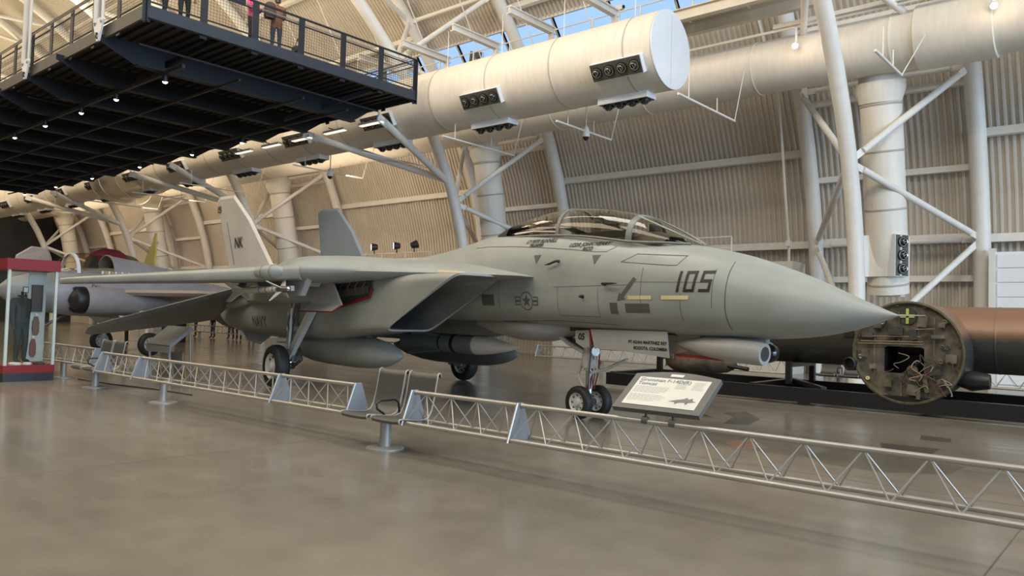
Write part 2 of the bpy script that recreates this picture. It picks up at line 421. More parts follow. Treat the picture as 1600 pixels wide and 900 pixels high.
# white crinkled transition where the duct meets the trunk, far left
elb = empty('duct_elbow', (-47.5, 20.3, 9.4), label='shiny bare metal elbow in the cream duct, far left under the walkway', cat='duct')
pp = [(4.6, -.5, .1), (3.2, -.6, -.05), (1.8, -1.0, -.15), (.3, -1.15, -.15), (-1.2, -1.0, -.1), (-2.4, -.6, 0), (-3.4, .4, .05), (-4.2, 1.8, .1), (-4.8, 3.0, .2)]
MB().path(pp, [1.15, 1.2, 1.26, 1.3, 1.28, 1.22, 1.15, 1.1, 1.05], 28).build('bend', m_metalduct, elb, smooth=60)
for i in range(1, 8):
    d = (Vector(pp[i+1]) - Vector(pp[i-1])).normalized(); rr = [1.15, 1.2, 1.26, 1.3, 1.28, 1.22, 1.15, 1.1][i]
    MB().loft([MB().ring(Vector(pp[i]) + d * t, d, rr + e, 28) for t, e in ((-.04, 0), (-.03, .03), (.03, .03), (.04, 0))], True, (False, False)).build('standing_seam', m_metalduct, elb, smooth=40)
# trunk duct inside the trusses
TY, TZ, TR = 23.5, 9.85, .82
trunk = empty('trunk_duct', (0, TY, TZ), label='long white trunk duct running inside the trusses behind the cream duct', cat='duct')
xx = 10.0
while xx > -76:
    w = 4.0
    MB().loft([[(x_, TR * cos(2*pi*i/36), TR * sin(2*pi*i/36)) for i in range(36)] for x_ in (xx, xx - w)], True, (False, False)).build('duct_section', m_duct, trunk, smooth=60)
    MB().loft([[(xx - w + dx, (TR + dr) * cos(2*pi*i/36), (TR + dr) * sin(2*pi*i/36)) for i in range(36)] for dx, dr in ((-.03, 0), (-.02, .018), (.02, .018), (.03, 0))], True, (False, False)).build('seam', m_duct, trunk, smooth=60)
    xx -= w
MB().loft([[(x_, (TR + e) * cos(2*pi*i/36), (TR + e) * sin(2*pi*i/36)) for i in range(36)] for x_, e in ((-3.5, 0), (-3.52, .08), (-5.38, .08), (-5.42, 0))], True, (False, False)).build('sleeve', m_duct, trunk, smooth=40)
# lighting track along the trunk with two lit spotlights
trk = MB().box((-7.6, 22.62, 10.62), (9.0, .06, .07)).build('light_track', m_white, label='thin white lighting track along the trunk duct', cat='track')
MB().box((-5.2, 22.55, 10.72), (8.0, .12, .12)).build('conduit_tray', m_white, label='white conduit tray above the trunk duct at upper right', cat='tray')
m_glow = mat_emit('lit_lamp', (1.0, .72, .42), 60)
for (x_, z_, lab) in ((-8.5, 10.0, 'small white spotlight glowing warm left of the truss column'), (-3.45, 9.97, 'small white spotlight glowing warm at the top right corner')):
    s = empty('track_spotlight', (x_, 22.45, z_), label=lab, cat='spotlight', group='lit spotlights on the trunk duct')
    MB().box((0, .08, .32), (.05, .05, .5)).build('bracket', m_white, s)
    MB().lathe([(-.12, .05), (-.1, .08), (.08, .085)], (0, 0, 0), (.25, -.8, -.5), 16, (True, False)).build('can', m_white, s, smooth=40)
    MB().lathe([(.05, .075), (.06, .001)], (0, 0, 0), (.25, -.8, -.5), 16).build('lens', m_glow, s)
    lamp('track_spot_light', 'POINT', (x_ + .1, 22.15, z_ - .12), 8, WARM2, size=.08)
# vertical drops
VL = ['white round vertical duct at the right with nozzles low on its sides', 'white round vertical duct behind the fighter canopy', 'white round vertical duct between the two tail fins',
      'white round vertical duct above the yellow tail fin', 'white round vertical duct at far left by the end wall']
for k in range(1, 6):
    vx = TX[k] + .45
    vd = empty('vertical_duct', (vx, 0, 0), label=VL[k-1], cat='duct', group='vertical ducts at the trusses')
    vy = lambda z: 25.75 - .10 * z - .0075 * z * z
    pts = [(0, vy(z), z) for z in (2.75, 3, 4, 5, 6, 7, 8, 8.6, 9.3)]
    MB().path(pts, .58, 28).build('duct_body', m_duct, vd, smooth=60)
    MB().lathe([(0, .7), (.25, .7), (.55, .6), (.6, .6)], (0, vy(9.0), 9.0), (0, .2, -1), 28, (False, False)).build('collar', m_duct, vd, smooth=40)
    for z in (8.35, 7.0, 5.3, 3.05):
        y = vy(z)
        MB().loft([MB().ring((0, vy(z + t), z + t), (0, -.2, 1), .58 + e, 28) for t, e in ((-.03, 0), (-.02, .02), (.02, .02), (.03, 0))], True, (False, False)).build('band', m_seam, vd, smooth=40)
    MB().box((0, vy(2.7), 2.70), (.7, .1, .12)).build('foot_bracket', m_white, vd)
    MB().bar((0, vy(2.7), 2.7), (0, 27.2, 2.75), .08, .08).build('stay_bar', m_white, vd)
    bx = MB().box((0, 25.2, 3.86), (1.06, .95, 1.25)).build('plenum_box', m_duct, vd)
    nozzle_box(vd, (.52, 24.8, 3.86), (.86, -.5, 0), (0, 0, 1), 3, 1.26, .5, .3, .4)
    nozzle_box(vd, (-.62, 24.9, 3.86), (-.93, -.36, 0), (0, 0, 1), 3, 1.26, .5, .3, .4)

# ------------------------------------------------------------------ catwalk above the duct
cw = empty('roof_catwalk', (0, 0, 0), label='cream steel service catwalk with railing above the big duct', cat='catwalk')
m_cream = mat('cream_painted_steel', (.70, .64, .52), .45, var=.05)
for i in range(9):
    x = -14.25 - 2.68 * i
    MB().box((x, 20.35, 11.92), (.2, 2.5, .04)).box((x, 20.35, 12.14), (.2, 2.5, .04)).box((x, 20.35, 12.03), (.03, 2.5, .22)).build('cross_beam', m_white, cw)
    MB().box((x, 21.45, 11.5), (.16, .16, .85)).build('post', m_white, cw)
for y in (21.45, 22.7):
    MB().box((-25, y, 11.35), (34, .05, .34)).box((-25, y, 11.52), (34, .22, .03)).box((-25, y, 11.18), (34, .22, .03)).build('girder', m_cream, cw)
for j in range(17):
    MB().box((-9 - 2 * j, 22.07, 11.56), (1.96, 1.2, .04)).build('grating_panel', m_cream, cw)
for j in range(18):
    MB().box((-8 - 2 * j, 22.7, 12.1), (.05, .05, 1.1)).build('rail_post', m_white, cw)
for z in (12.1, 12.62): MB().tube((-8, 22.7, z), (-42, 22.7, z), .028, 8).build('handrail', m_white, cw)
for i in range(8):
    x = -15.5 - 2.68 * i
    MB().tube((x, 22.2, 11.6), (x - .8, 19.5, 17.2), .022, 6).build('stay_rod', m_white, cw)
cm = empty('roof_loudspeaker', (-23.6, 24.4, 12.6), label='white box with two black round nozzles high on the wall above the big duct', cat='vent')
nozzle_box(cm, (0, 0, 0), (.3, -.9, -.3), (0, .1, 1), 2, 1.7, .62, .3, .95)
pc = empty('roof_camera', (-15.0, 22.9, 12.75), label='small white camera in front of the blue skylight', cat='camera')
MB().box((0, 0, .1), (.3, .16, .16)).build('body', m_white, pc); MB().tube((0, 0, -.6), (0, 0, .1), .03, 8).build('stem', m_white, pc); MB().tube((.15, -.02, .1), (.2, -.03, .1), .06, 10).build('lens_hood', m_black, pc)

# ------------------------------------------------------------------ thin suspended rods and dome cameras under the duct
for (x, y0, y1, lab) in ((-10.2, 18.55, 22.1, 'thin white suspended rod beside the duct end cap'), (-14.7, 19.0, 22.1, 'thin white suspended rod with a dome camera on it'),
                         (-19.2, 18.4, 22.2, 'thin white suspended rod left of the fighter canopy'), (-5.05, 18.1, 20.3, 'thin white suspended rod in front of the trunk duct at right'),
                         (-23.8, 18.5, 22.2, 'thin white suspended rod above the blue-grey far tail fin'), (-28.4, 18.5, 22.2, 'thin white suspended rod right of the light grey tail fin'),
                         (-37.5, 18.0, 22.2, 'thin bright suspended rod left of the light grey tail fin'), (-43, 18.0, 22.2, 'thin bright suspended rod above the yellow tail fin'),
                         (-49, 18.0, 22.2, 'thin bright suspended rod above the red engine cover'), (-56, 18.0, 22.2, 'thin bright suspended rod at far left under the duct')):
    zr = 7.9
    r = empty('suspended_rod', (x, 0, zr), label=lab, cat='rod', group='thin white rods hung under the duct')
    MB().tube((0, y0, 0), (0, y1, 0), .035, 8).build('bar', m_white, r, smooth=50)
    for yy, ye_, top in ((y0 + .6, y0 + .6, .72), (lerp(y0, y1, .66), lerp(y0, y1, .66), .42), (y1, 22.76, 1.8)): MB().tube((0, yy, 0), (0, ye_, top), .014, 6).build('drop_wire', m_white, r)
for (x, y, z, lab) in ((-14.7, 20.6, 7.9, 'white dome camera hanging right of the duct nozzles'), (-28.4, 20.4, 7.9, 'white dome camera hanging above the fighter tail')):
    c = empty('dome_camera', (x, y, z), label=lab, cat='camera', group='dome cameras')
    MB().tube((0, 0, .12), (0, 0, 1.45), .022, 8).build('stem', m_white, c)
    MB().lathe([(.18, .03), (.12, .08), (0, .12), (-.16, .14), (-.2, .13)], (0, 0, 0), (0, 0, 1), 16).build('housing', m_white, c, smooth=40)
    MB().lathe([(-.2, .11), (-.26, .09), (-.31, .04), (-.32, .001)], (0, 0, 0), (0, 0, 1), 16).build('dome', m_dkplastic, c, smooth=60)

# ------------------------------------------------------------------ dark elevated walkway
WX0, WX1, WY0, WY1, WZ = -19.7, -55.0, 8.4, 17.5, 9.0
wk = empty('elevated_walkway', (0, 0, 0), label='dark steel elevated walkway with mesh railings, upper left', cat='walkway')
MB().box(((WX0 + WX1) / 2, (WY0 + WY1) / 2, 9.27), (WX0 - WX1, WY1 - WY0, .08)).build('deck', m_grating, wk)
rb = MB()
y = WY0 + .2
while y < WY1 - .1:
    rb.box(((WX0 + WX1) / 2, y, 9.19), (WX0 - WX1 - .1, .14, .09)); y += .3
rb.build('deck_ribs', m_grating, wk, kind='stuff')
m_fas = mat('grey_fascia_steel', (.085, .08, .07), .5)
MB().box((WX0 + .02, (WY0 + WY1) / 2, 9.16), (.06, WY1 - WY0, .34)).box((WX0 + .05, (WY0 + WY1) / 2, 9.0), (.14, WY1 - WY0, .03)).build('end_fascia', m_navy, wk)
MB().box(((WX0 + WX1) / 2, WY0 - .02, 9.16), (WX0 - WX1, .06, .34)).build('side_fascia', m_fas, wk)
MB().box(((WX0 + WX1) / 2, WY1 + .02, 9.16), (WX0 - WX1, .06, .34)).build('side_fascia', m_navy, wk)
for i in range(12):
    x = -22.2 - 2.87 * i
    j = MB().prism([(WY0 - .25, 9.1), (WY1, 9.1), (WY1, 8.98), (WY1 - .7, 8.5), (WY0 + .8, 8.5), (WY0 - .25, 8.95)], (x - .02, 0, 0), (0, 1, 0), (0, 0, 1), (.04, 0, 0))
    j.box((x, (WY0 + WY1) / 2 + .1, 8.5), (.28, WY1 - WY0 - 1.5, .035)); j.build('cross_joist', m_joist if i else mat('dark_navy_girder', (.006, .009, .016), .5), wk)
for (y, z, r) in ((10.0, 8.42, .045), (11.7, 8.46, .03), (13.9, 8.44, .03), (15.6, 8.44, .03)):
    MB().box(((WX0 - 1.2 + WX1) / 2, y, z), (WX0 - 1.2 - WX1, r * 2, r * 2.2)).build('light_rail', mat('grey_light_rail', (.03, .028, .026), .5), wk)
for i in range(8):
    x = -21 - 4.3 * i; MB().box((x, 12.9, 8.72), (.035, 8.2, .05)).build('conduit', m_grating, wk)
MB().bar((-20.0, 10.4, 9.05), (-23.6, 9.9, 8.5), .08, .16).build('angle_brace', m_joist, wk); MB().bar((-20.0, 15.9, 9.05), (-24.0, 15.2, 8.5), .08, .16).build('angle_brace', m_navy, wk)
# railings
def rail_run(p0, p1, npan, mesh_wire=True):
    p0, p1 = Vector(p0), Vector(p1); d = (p1 - p0) / npan; u = d.normalized(); sd = Vector((-u.y, u.x, 0))
    for i in range(npan + 1):
        q = p0 + d * i
        MB().bar(q + u * .05 + Vector((0, 0, -.42)), q + u * .05 + Vector((0, 0, 1.1)), .03, .1, up=u).bar(q - u * .05 + Vector((0, 0, -.42)), q - u * .05 + Vector((0, 0, 1.1)), .03, .1, up=u).build('rail_post', m_railp, wk)
    for z, w in ((1.1, .05), (.88, .035), (.12, .035)):
        MB().bar(p0 + Vector((0, 0, z)), p1 + Vector((0, 0, z)), w, w).build('rail', m_railp, wk)
    MB().tube(p0 + sd * .08 + Vector((0, 0, .98)), p1 + sd * .08 + Vector((0, 0, .98)), .02, 8).build('handrail', m_alu, wk)
    if mesh_wire:
        for i in range(npan):
            a = p0 + d * i; w = MB(); n = int(d.length / .085)
            for k in range(1, n): w.bar(a + u * (k * d.length / n) + Vector((0, 0, .13)), a + u * (k * d.length / n) + Vector((0, 0, .87)), .006, .006)
            for k in range(1, 9): w.bar(a + Vector((0, 0, .12 + .085 * k)), a + d + Vector((0, 0, .12 + .085 * k)), .006, .006)
            w.build('wire_mesh', m_railp, wk, kind='stuff')
rail_run((WX0, WY0, 9.32), (WX0, WY1, 9.32), 6)
rail_run((WX0, WY0, 9.32), (WX0 - 1.65 * 10, WY0, 9.32), 10)
rail_run((WX0, WY1, 9.32), (WX0 - 1.65 * 4, WY1, 9.32), 4)
MB().box((WX0 - .06, 10.42, 10.56), (.05, 1.42, .62)).build('info_panel', mat('navy_panel', (.01, .016, .035), .5), wk, label='navy information panel on the walkway railing')
# white hanger plates and rods along the near side
for i, x in enumerate((-22.2, -27.95)):
    h = empty('walkway_hanger', (x, WY0 - .16, 9.0), label=('white triangular hanger plate with twin rods, near the walkway corner', 'white triangular hanger plate with twin rods, second from the walkway corner')[i], cat='hanger', group='walkway hangers')
    MB().prism([(-.34, .42), (-.28, .5), (.28, .5), (.34, .42), (.07, -.12), (-.07, -.12)], (0, -.04, 0), (1, 0, 0), (0, 0, 1), (0, .05, 0)).build('plate', m_skywhite, h)
    for px, pz in ((-.22, .38), (.22, .38), (0, 0)): MB().tube((px, -.07, pz), (px, .03, pz), .045, 8).build('bolt', m_alu, h)
    MB().tube((-.2, 0, .4), (-.2 - .1, 0, 9.0), .09, 10).build('hanger_tube', m_white, h, smooth=50)
    MB().tube((.2, 0, .4), (.25, 0, 9.0), .045, 8).build('hanger_rod', m_white, h, smooth=50)
# struts from the trusses to the walkway edge
m_strut = m_white
for k, lab in ((2, 'white strut pair from the truss behind the cockpit up to the walkway'), (3, 'white strut pair from the truss by the light grey fin up to the walkway'), (4, 'white strut pair from the truss above the yellow fin up to the walkway')):
    x = TX[k]; y, z = arch_pt(t_of_z(7.35, IH), IW, IH)
    s = empty('walkway_strut', (x, y, z), label=lab, cat='strut', group='struts carrying the walkway')
    for dx, tx in ((1.35, 1), (-3.2, -1)):
        a = Vector((0, -.2, 0)); b = Vector((dx, WY1 - y + .15, 8.75 - z)); d = (b - a).normalized()
        t = MB().tube(a, b - d * .3, .14, 12).build('strut', m_white, s, smooth=50)
        MB().bar(b - d * .5, b + d * .1, .05, .3).build('end_plate', m_skywhite, t)
ORD = ['first', 'second', 'third', 'fourth', 'fifth', 'sixth']
# spotlights under the deck
m_lampface = mat_emit('lit_lens', (1.0, .93, .8), 14)
for i, (b_, y_) in enumerate(((22.0, 10.0), (25.2, 9.95), (28.0, 9.95), (31.2, 9.9), (34.5, 9.9), (38.5, 10.0), (27.5, 15.6), (31.5, 15.6), (36.5, 15.6), (42, 15.6), (47, 15.6), (52, 15.6))):
    s = empty('walkway_spotlight', (-b_, y_, 8.40), label='lit spotlight under the dark walkway, %s of the %s row from the corner' % (ORD[i if i < 6 else i - 6], 'near' if i < 6 else 'far'), cat='spotlight', group='spotlights under the walkway')
    MB().lathe([(0, .05), (-.05, .08), (-.22, .08)], (0, 0, 0), (.2, -.1, 1), 12, (True, False)).build('can', m_black, s, smooth=40)
    MB().lathe([(-.215, .075), (-.25, .06), (-.27, .03), (-.275, .001)], (0, 0, 0), (.2, -.1, 1), 12).build('lens', m_lampface, s)
m_tube = mat_emit('lit_diffuser', (1.0, .95, .85), 1.1)
for i in range(5):
    x = -22.3 - 2.2 * i
    s = empty('linear_light', (x, 17.75, 8.62), label='white linear light under the walkway edge, %s counted from the outer corner' % ORD[i], cat='light', group='linear lights along the walkway edge')
    MB().box((0, 0, .05), (1.3, .2, .08)).build('housing', m_white, s); MB().box((0, 0, -.005), (1.24, .16, .03)).build('diffuser', m_tube, s)
    MB().tube((0, -.3, .1), (0, 0, .08), .02, 6).build('arm', m_black, s)

# ------------------------------------------------------------------ the swing-wing fighter
S0 = 5.15                                            # station of the nose wheel; s runs aft from the nose tip, y to starboard
def A(s, y, z): return Vector((S0 - s, -y, z))
jet = empty('fighter_jet', (-7.634, 10.982, 0), -.1562, label='grey twin-tail swing-wing navy fighter numbered 105 with swept wings', cat='aircraft')
def jet_paint(name, c0, c1, rough=.42):
    m = bpy.data.materials.new(name); m.use_nodes = True; nt = m.node_tree; b = nt.nodes['Principled BSDF']; MATS[name] = m
    tc = nt.nodes.new('ShaderNodeTexCoord')
    def nz(sc, st, det=5):
        mp = nt.nodes.new('ShaderNodeMapping'); mp.inputs['Scale'].default_value = st; n = nt.nodes.new('ShaderNodeTexNoise'); n.inputs['Scale'].default_value = sc; n.inputs['Detail'].default_value = det
        nt.links.new(tc.outputs['Object'], mp.inputs[0]); nt.links.new(mp.outputs[0], n.inputs['Vector']); return n
    a, c = nz(1.1, (1, 1, 1)), nz(3.0, (.5, 1, 2.5), 7)
    s = nt.nodes.new('ShaderNodeMath'); s.operation = 'MULTIPLY_ADD'; s.inputs[1].default_value = .45; nt.links.new(c.outputs['Fac'], s.inputs[0]); nt.links.new(a.outputs['Fac'], s.inputs[2])
    cr = nt.nodes.new('ShaderNodeValToRGB'); e = cr.color_ramp.elements; e[0].position = .5; e[0].color = (*c0, 1); e[1].position = .92; e[1].color = (*c1, 1)
    nt.links.new(s.outputs[0], cr.inputs[0]); nt.links.new(cr.outputs[0], b.inputs['Base Color']); b.inputs['Roughness'].default_value = rough
    return m
m_jet = jet_paint('ghost_grey_paint', (.255, .270, .248), (.325, .340, .312))
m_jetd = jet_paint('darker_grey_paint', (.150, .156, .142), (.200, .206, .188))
m_fin = jet_paint('light_fin_grey', (.31, .305, .29), (.40, .39, .37))
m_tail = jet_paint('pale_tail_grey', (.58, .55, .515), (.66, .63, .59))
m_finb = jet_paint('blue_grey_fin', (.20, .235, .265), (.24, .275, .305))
m_noz = mat('burnt_nozzle_metal', (.055, .048, .042), .4, .7, var=.3, scale=8)
m_well = mat('wheel_well_dark', (.035, .032, .028), .7, var=.4, scale=20)
m_geargrey = mat('white_gear_enamel', (.58, .57, .53), .4, var=.12, scale=15)
m_steelw = mat('grimy_gear_paint', (.36, .35, .32), .5, .1, var=.35, scale=14)
m_steel = mat('oily_steel', (.16, .15, .14), .35, .7, var=.2, scale=20)
m_mark = mat('black_marking', (.014, .012, .010), .55)
m_markg = mat('grey_marking', (.085, .088, .080), .55)
m_strip = mat('pale_yellow_strip', (.62, .55, .30), .5)
m_tan = mat('tan_edge_strip', (.50, .40, .22), .5)
m_cock = mat('cockpit_black', (.02, .02, .02), .6)
m_seat = mat('seat_drab', (.075, .066, .048), .75, var=.2, scale=20)
m_seatd = mat('seat_dark_drab', (.035, .032, .026), .7, var=.2, scale=20)
g_canopy = mat_glass('canopy_glass', (.90, .85, .76), .05, ior=.9)

def sring(s, w, zt, zb, zm, e, n=44, zclip=None):
    out = []
    for i in range(n):
        a = 2 * pi * i / n; c, q = cos(a), sin(a)
        y = w * math.copysign(abs(c) ** (2 / e), c); z = zm + (zt - zm if q > 0 else zm - zb) * math.copysign(abs(q) ** (2 / e), q)
        if zclip is not None: z = min(z, zclip)
        out.append(A(s, y, z))
    return out
CAN = [(2.80, .05, 2.84, 2.845), (3.1, .27, 2.87, 3.00), (3.4, .385, 2.885, 3.155), (3.9, .49, 2.92, 3.38), (4.4, .52, 3.00, 3.515), (5.0, .53, 3.075, 3.605), (5.5, .525, 3.115, 3.635),
       (6.2, .49, 3.15, 3.605), (6.95, .40, 3.175, 3.475), (7.4, .28, 3.20, 3.35), (7.75, .08, 3.24, 3.25)]
CANS = smooth_tab(CAN, .08)
FUS = [(0, .012, 1.862, 1.838, 1.85, 2), (.1, .052, 1.902, 1.80, 1.85, 2), (.5, .215, 2.075, 1.66, 1.86, 2), (1.0, .385, 2.30, 1.555, 1.90, 2), (1.5, .51, 2.49, 1.505, 1.95, 2.05), (2.1, .61, 2.685, 1.48, 2.0, 2.15),
       (2.9, .69, 2.86, 1.47, 2.05, 2.3), (3.9, .735, 3.0, 1.49, 2.1, 2.5), (5, .76, 3.18, 1.52, 2.15, 2.8), (6, .78, 3.25, 1.55, 2.2, 2.9), (7, .82, 3.28, 1.57, 2.2, 2.7), (7.6, .85, 3.275, 1.58, 2.2, 2.4),
       (8.2, .9, 3.175, 1.6, 2.2, 2.3), (9, 1.0, 3.05, 1.6, 2.2, 2.2), (10, 1.1, 2.95, 1.65, 2.2, 2.2), (11.5, 1.0, 2.84, 1.8, 2.3, 2.1), (13, .8, 2.76, 2.1, 2.4, 2)]
FUSS = smooth_tab(FUS, .12)
FUSS = sorted([r for r in FUSS if abs(r[0] - 2.05) > .03] + [(2.05, *interp(FUSS, 2.05))])
rad_rings = [sring(*r) for r in FUSS if r[0] <= 2.051]
fus_rings = []
for r in FUSS:
    if r[0] < 2.049: continue
    zc = interp(CAN, r[0])[1] + .015 if 3.0 < r[0] < 7.4 else None
    fus_rings.append(sring(*r, zclip=zc))
rad = MB().loft(rad_rings, True, (True, False)).build('radome', m_jet, jet, smooth=60)
fus = MB().loft(fus_rings, True, (False, True)).build('fuselage', m_jet, jet, smooth=35)
MB().path([A(.02, 0, 1.85), A(-.10, 0, 1.852), A(-.32, 0, 1.856)], [.012, .009, .004], 8).build('nose_probe', m_fin, jet, smooth=50)
# upper deck with the fixed wing gloves
DECK = [(5.80, 2.45, 2.415, 1.06, 2.405, 2.395), (6.5, 2.6, 2.52, 1.42, 2.43, 2.37), (7.5, 2.75, 2.66, 1.88, 2.455, 2.35), (8.5, 2.84, 2.74, 2.36, 2.475, 2.33), (9.5, 2.88, 2.82, 2.86, 2.49, 2.30), (10.2, 2.88, 2.85, 3.20, 2.49, 2.27),
        (10.75, 2.87, 2.85, 3.26, 2.49, 2.26), (11.3, 2.86, 2.85, 3.12, 2.49, 2.25), (12, 2.85, 2.83, 2.92, 2.48, 2.25), (14, 2.78, 2.75, 2.5, 2.46, 2.2), (16, 2.65, 2.6, 2.2, 2.4, 2.15), (18, 2.45, 2.4, 1.3, 2.3, 2.1), (18.9, 2.34, 2.3, .5, 2.26, 2.18)]
def deck_ring(s, zs, zsh, ye, ze, zl):
    k = min(1, max(0, (s - 6.2) / 2.5)); q = lambda a, b: ye - lerp(b * ye, a, k)
    h = [(0, zs), (ye * .3, lerp(zs, zsh, .7)), (q(1.0, .4), zsh), (q(.55, .25), lerp(zsh, ze, .1)), (q(.30, .14), lerp(zsh, ze, .28)), (q(.12, .07), lerp(zsh, ze, .55)), (q(.03, .03), lerp(zsh, ze, .8)), (ye, ze), (q(.03, .03), lerp(ze, zl, .35)), (q(.12, .07), lerp(ze, zl, .7)), (q(.3, .14), lerp(ze, zl, .95)), (ye * .6, zl), (ye * .3, zl), (0, zl)]
    return [A(s, y, z) for y, z in h] + [A(s, -y, z) for y, z in reversed(h[1:-1])]
deck = MB().loft([deck_ring(*r) for r in smooth_tab(DECK, .25)]).build('wing_glove_deck', m_jet, jet, smooth=50)
MB().path([A(s, interp(DECK, s)[2] - .01, interp(DECK, s)[3] + .004) for s in (6.75, 6.9, 7.05, 7.25)], [.03, .04, .045, .05], 8).build('tan_glove_edge', m_tan, deck, smooth=50)
# round fairing where the swinging panel leaves the glove
for sd in (1, -1):
    MB().lathe([(-.42, .03), (-.36, .085), (-.2, .135), (0, .148), (.2, .135), (.34, .085), (.4, .02)], A(10.78, sd * 3.40, 2.46), A(11.73, sd * 3.784, 2.435) - A(10.78, sd * 3.40, 2.46), 18).build('glove_end_fairing', m_jet, deck, smooth=60)
    for q in (-.12, .12):
        dv = (A(11.73, sd * 3.784, 2.435) - A(10.78, sd * 3.40, 2.46)).normalized(); cc = A(10.78, sd * 3.40, 2.46) + dv * q
        MB().loft([MB().ring(cc + dv * t_, dv, .147, 20) for t_ in (-.008, .008)], True, (False, False)).build('fairing_line', m_jetd, deck)
# engine nacelles with raked rectangular intakes
NAC = [(6.30, 1.02, 2.08, 1.36, 2.42, 9, 2.2), (6.9, 1.02, 2.10, 1.34, 2.43, 8, 2.0), (8.0, 1.0, 2.12, 1.28, 2.44, 6, 1.5), (9.5, .96, 2.14, 1.18, 2.45, 4.5, .8), (11, .92, 2.15, 1.10, 2.46, 3.5, .2), (12.5, .88, 2.14, 1.05, 2.46, 3, 0),
       (14.5, .85, 2.1, 1.03, 2.44, 2.7, 0), (16, .82, 2.03, 1.06, 2.38, 2.4, 0), (17.2, .84, 1.98, 1.12, 2.30, 2.1, 0), (17.6, .87, 1.94, 1.18, 2.26, 2.0, 0)]
def nring(s0, y0, y1, zb, zt, e, k, sg, inset=0., n=48):
    out = []
    y0 += inset; y1 -= inset; zb += inset; zt -= inset
    for i in range(n):
        a = 2 * pi * i / n; c, q = cos(a), sin(a)
        y = (y0 + y1) / 2 + (y1 - y0) / 2 * math.copysign(abs(c) ** (2 / e), c); z = (zb + zt) / 2 + (zt - zb) / 2 * math.copysign(abs(q) ** (2 / e), q)
        out.append(A(s0 + k * (zt - z) / (zt - zb), sg * y, z))
    return out
nac = {}
for sg in (1, -1):
    rows = smooth_tab(NAC, .3)
    nac[sg] = MB().loft([nring(*rows[0], sg, .035)] + [nring(*r, sg) for r in rows], True, (False, True)).build('engine_nacelle', m_jet, jet, smooth=40)
    inner = [r for r in rows if r[0] < 9.6]
    MB().loft([nring(*r, sg, .035 + .02 * i) for i, r in enumerate(inner[:4])] + [nring(*r, sg, .11) for r in inner[4:]], True, (False, True)).build('intake_duct', m_jetd, jet, smooth=40, fix=False)
    c = A(17.5, sg * 1.405, 1.72); nz = MB().lathe([(0, .53), (.15, .555), (.55, .55), (1.0, .47), (1.25, .42), (1.25, .39), (.8, .42), (.2, .45), (.2, .01)], c, (-1, 0, 0), 32, (False, True)).build('exhaust_nozzle', m_noz, jet, smooth=40)
    for i in range(12):
        a = 2 * pi * i / 12; d = Vector((0, cos(a), sin(a)))
        MB().bar(c + Vector((-.5, 0, 0)) + d * .555, c + Vector((-1.24, 0, 0)) + d * .425, .05, .02, up=d).build('petal_rib', m_noz, nz)
# swinging wings at full sweep
def wing(sg):
    SW = radians(48); ps, py = 10.85, 2.72
    def pl(ds, dy): return (ps + ds * cos(SW) + dy * sin(SW), py + dy * cos(SW) - ds * sin(SW))
    rows = []
    for t in [i / 14 for i in range(15)]:
        dy = lerp(-.35, 7.05, t); le = -.75 + dy * math.tan(radians(20)); te = 2.05 + dy * .10
        if t > .95: le += .25; te -= .18
        elif t > .9: le += .06; te -= .04
        th = lerp(.36, .15, t); z0 = lerp(2.46, 2.26, max(0, t))
        prof = [(0, -.06), (.003, .14), (.012, .29), (.04, .42), (.09, .48), (.2, .52), (.4, .5), (.7, .28), (1, .01), (1, -.02), (.7, -.25), (.4, -.44), (.2, -.46), (.09, -.46), (.04, -.43), (.012, -.36), (.003, -.24)]
        ring = []
        for c, h in prof:
            s, y = pl(lerp(le, te, c), dy); ring.append(A(s, sg * y, z0 + h * th))
        rows.append(ring)
    w = MB().loft(rows).build('wing', m_jet, jet, smooth=40)
    # leading-edge slat joint and flap line
    sl = MB()
    for c in (.13,):
        for a, b in zip(rows[3:], rows[4:]):
            p, q = a[5], b[5]
            sl.bar(p + Vector((0, 0, .012)), q + Vector((0, 0, .012)), .02, .008)
    sl.build('slat_joint', m_jetd, w)
    return w
for sg in (1, -1): wing(sg)
